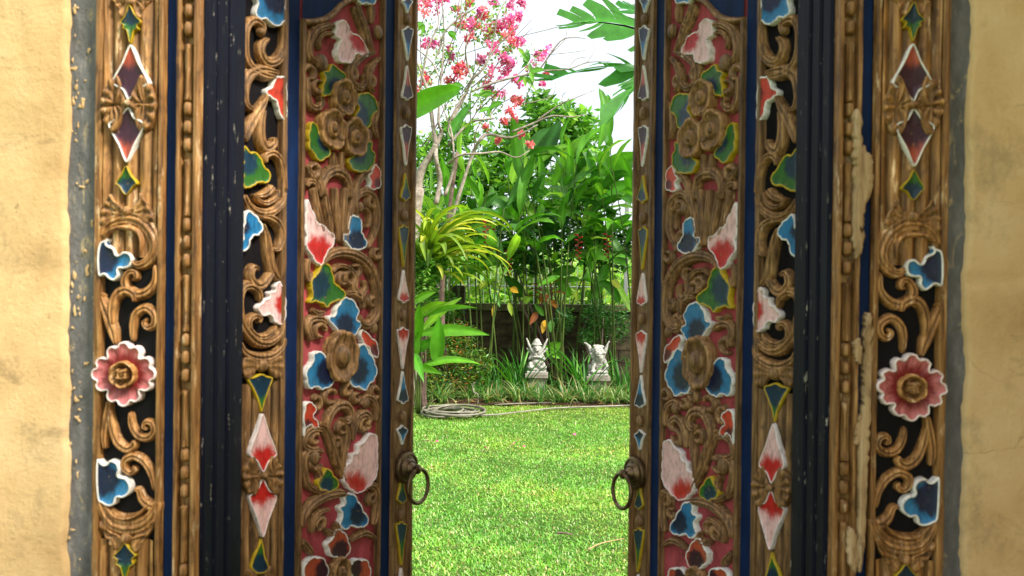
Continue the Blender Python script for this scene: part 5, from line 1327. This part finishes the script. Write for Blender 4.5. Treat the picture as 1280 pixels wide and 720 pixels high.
shrub('border_shrub', 'rounded green shrub in the bed beyond the left door leaf', 'shrub', b, [(b+Vector((0, 0, .7)), (.7, .5, .6), 2), (b+Vector((.7, .1, .5)), (.5, .4, .4), 1), (b+Vector((-.8, 0, .5)), (.5, .4, .4), 1)], 2600, (.05, .12))
# red cordyline and yellow leaves
OV = [blade_mesh(.30, .085, R(e), R(70), 8, .3, prof='oval', petiole=.05, seed=i, twist=.3*i) for i, e in enumerate((60, 30, 5, -20))]
q = at(681, 470, 9.7)
cd_ = thing('red_cordyline', 'slender plant with a crown of dark red leaves above the wall between the statues', 'plant', (q.x, 9.7, .02))
zc = at(681, 368, 9.7).z
tube('stem', [(0, 0, 0), (.02, 0, zc*.5), (0, 0, zc)], [.015, .012, .01], TWIG, cd_, 6, 4)
RV = [matcopy(m_, L_RED) for m_ in OV]; YV = [matcopy(m_, L_YEL) for m_ in OV]; GV = [matcopy(m_, L_BROAD) for m_ in OV]
for k in range(13): place('leaf', RV[k % 4], None, cd_, (0, 0, zc-.012*k), k*2.4, 0, rnd.uniform(.8, 1.1), rnd.uniform(-.3, .3))
def drop(px, py, me, az=0, s=1, Y=9.35):
    return (at(px, py, Y), me, az, s)
cl = thing('climbing_plant', 'broad leaved plant with one orange leaf behind and between the statues', 'plant', (at(690, 470, 9.35).x, 9.35, .02))
tube('stem', [(0, 0, 0), (.05, 0, .5), (-.02, .05, .95)], [.012, .01, .006], STEM, cl, 6, 4)
for (b0, t0, W, mt) in (((682, 400), (678, 417), .09, L_YEL), ((690, 400), (688, 416), .09, L_HEL), ((672, 390), (662, 406), .09, L_RED), ((690, 448), (682, 432), .10, L_BROAD), ((684, 440), (702, 428), .16, L_BROAD), ((690, 442), (702, 448), .10, L_BROAD), ((680, 395), (668, 380), .08, L_HEL), ((695, 385), (710, 396), .09, L_DARK), ((655, 378), (664, 372), .1, L_HEL), ((700, 345), (672, 358), .09, L_BROAD), ((617, 365), (625, 384), .08, L_BROAD), ((636, 378), (640, 395), .07, L_STRAP), ((618, 380), (616, 398), .05, L_YEL), ((607, 352), (600, 362), .10, L_STRAP), ((614, 352), (624, 361), .10, L_STRAP), ((638, 360), (648, 366), .09, L_YEL), ((720, 362), (722, 378), .07, L_STRAP), ((765, 350), (775, 362), .1, L_STRAP)):
    p0, p1 = at(*b0, 9.35), at(*t0, 9.3); big_leaf(cl, p0, p1, W, mt, int(W*100), .01, 'oval', arch=.03, roll=rnd.uniform(-.4, .4))

# ------------------------------------------------------------------ hose, petals, twig
c0 = gnd(564, 519.5); P = []
NT = 8.4
for k in range(200):
    f = k/199; a = math.pi*.4+2*math.pi*NT*f; rr_ = .20+.14*abs(math.sin(f*9.1))+.03*math.sin(f*23)
    P.append((c0.x+.07*math.sin(f*15)+math.cos(a)*rr_*.95, c0.y+.05*math.cos(f*11)+math.sin(a)*rr_*.85, .028+.05*f+.014*math.sin(a*1.37)))
e0 = [gnd(602, 523), gnd(640, 520), gnd(690, 514), gnd(740, 512), gnd(800, 510)]
P += [(p.x, p.y, .035) for p in e0]
tag(tube('garden_hose', P, .0105, HOSE, None, 6, 2), 'pale beige garden hose lying in a loose coil on the lawn and trailing right', 'hose')
e1 = [gnd(618, 509), gnd(660, 507), gnd(720, 506), gnd(800, 504)]
tag(tube('garden_hose', [(p.x, p.y, .03) for p in e1], .008, HOSE, None, 6, 3), 'thinner straight length of pale pipe along the edge of the bed', 'hose')
hv = gnd(597, 506); hy = hv.y
tag(tube('standpipe', [(hv.x, hy, 0), (hv.x, hy+.02, .12), at(592, 490, hy+.02), at(591, 481, hy+.03), at(594, 478, hy+.03)], .009, HOSE, None, 6, 4), 'pale pipe end rising upright out of the border plants above the coil', 'pipe')
pm = mesh('petal', [(0, 0, 0), (.02, .012, .008), (.045, 0, .004), (.02, -.014, .010), (.022, 0, .002)], [(0, 3, 4), (4, 3, 2), (0, 4, 1), (4, 2, 1)])
pm.materials.append(PETAL)
for (px, py) in ((588, 563), (604, 564), (645, 562), (652, 562), (720, 549), (529, 556), (538, 556), (544, 556), (645, 558), (544, 590)):
    g = gnd(px, py); o = bpy.data.objects.new('fallen_petal', pm); COL.objects.link(o); o.location = (g.x, g.y, .035); o.rotation_euler = (rnd.uniform(-.3, .3), rnd.uniform(-.3, .3), rnd.uniform(0, 6)); o.scale = (1.2,)*3
    tag(o, 'pink fallen petal lying on the lawn', 'petal', 'fallen petals on the lawn')
lm = blade_mesh(.09, .035, R(8), R(20), 5, .3, prof='oval', seed=3); LB = leaf_mat('dead_leaf', (.18, .08, .03), (.34, .18, .06), (.45, .30, .12), .1); lm.materials.append(LB)
for k in range(26):
    px = rnd.uniform(520, 785); y_ = rnd.uniform(8.32, 8.75); b_ = at(px, 500, y_)
    o = bpy.data.objects.new('fallen_leaf', lm); COL.objects.link(o); o.location = (b_.x, y_, .045); o.rotation_euler = (rnd.uniform(-.4, .4), rnd.uniform(-.3, .3), rnd.uniform(0, 6)); o.scale = (rnd.uniform(.6, 1.2),)*3
    tag(o, 'small dry brown leaf lying on the soil of the bed edge', 'leaf', 'dry leaves on the bed edge')
g = gnd(752, 690)
tag(tube('dry_twig', [tuple(gnd(735, 696)+Vector((0, 0, .04))), tuple(g+Vector((0, 0, .05))), tuple(gnd(780, 682)+Vector((0, 0, .04)))], [.005, .004, .002], BARE, None, 5, 4), 'thin pale dry twig lying on the grass near the right door', 'twig')
g = gnd(705, 676)
tag(tube('dry_twig', [tuple(gnd(696, 675)+Vector((0, 0, .04))), tuple(g+Vector((0, 0, .045))), tuple(gnd(716, 677)+Vector((0, 0, .04)))], [.006, .006, .003], TWIG, None, 5, 4), 'short dark twig lying on the grass in the middle foreground', 'twig')
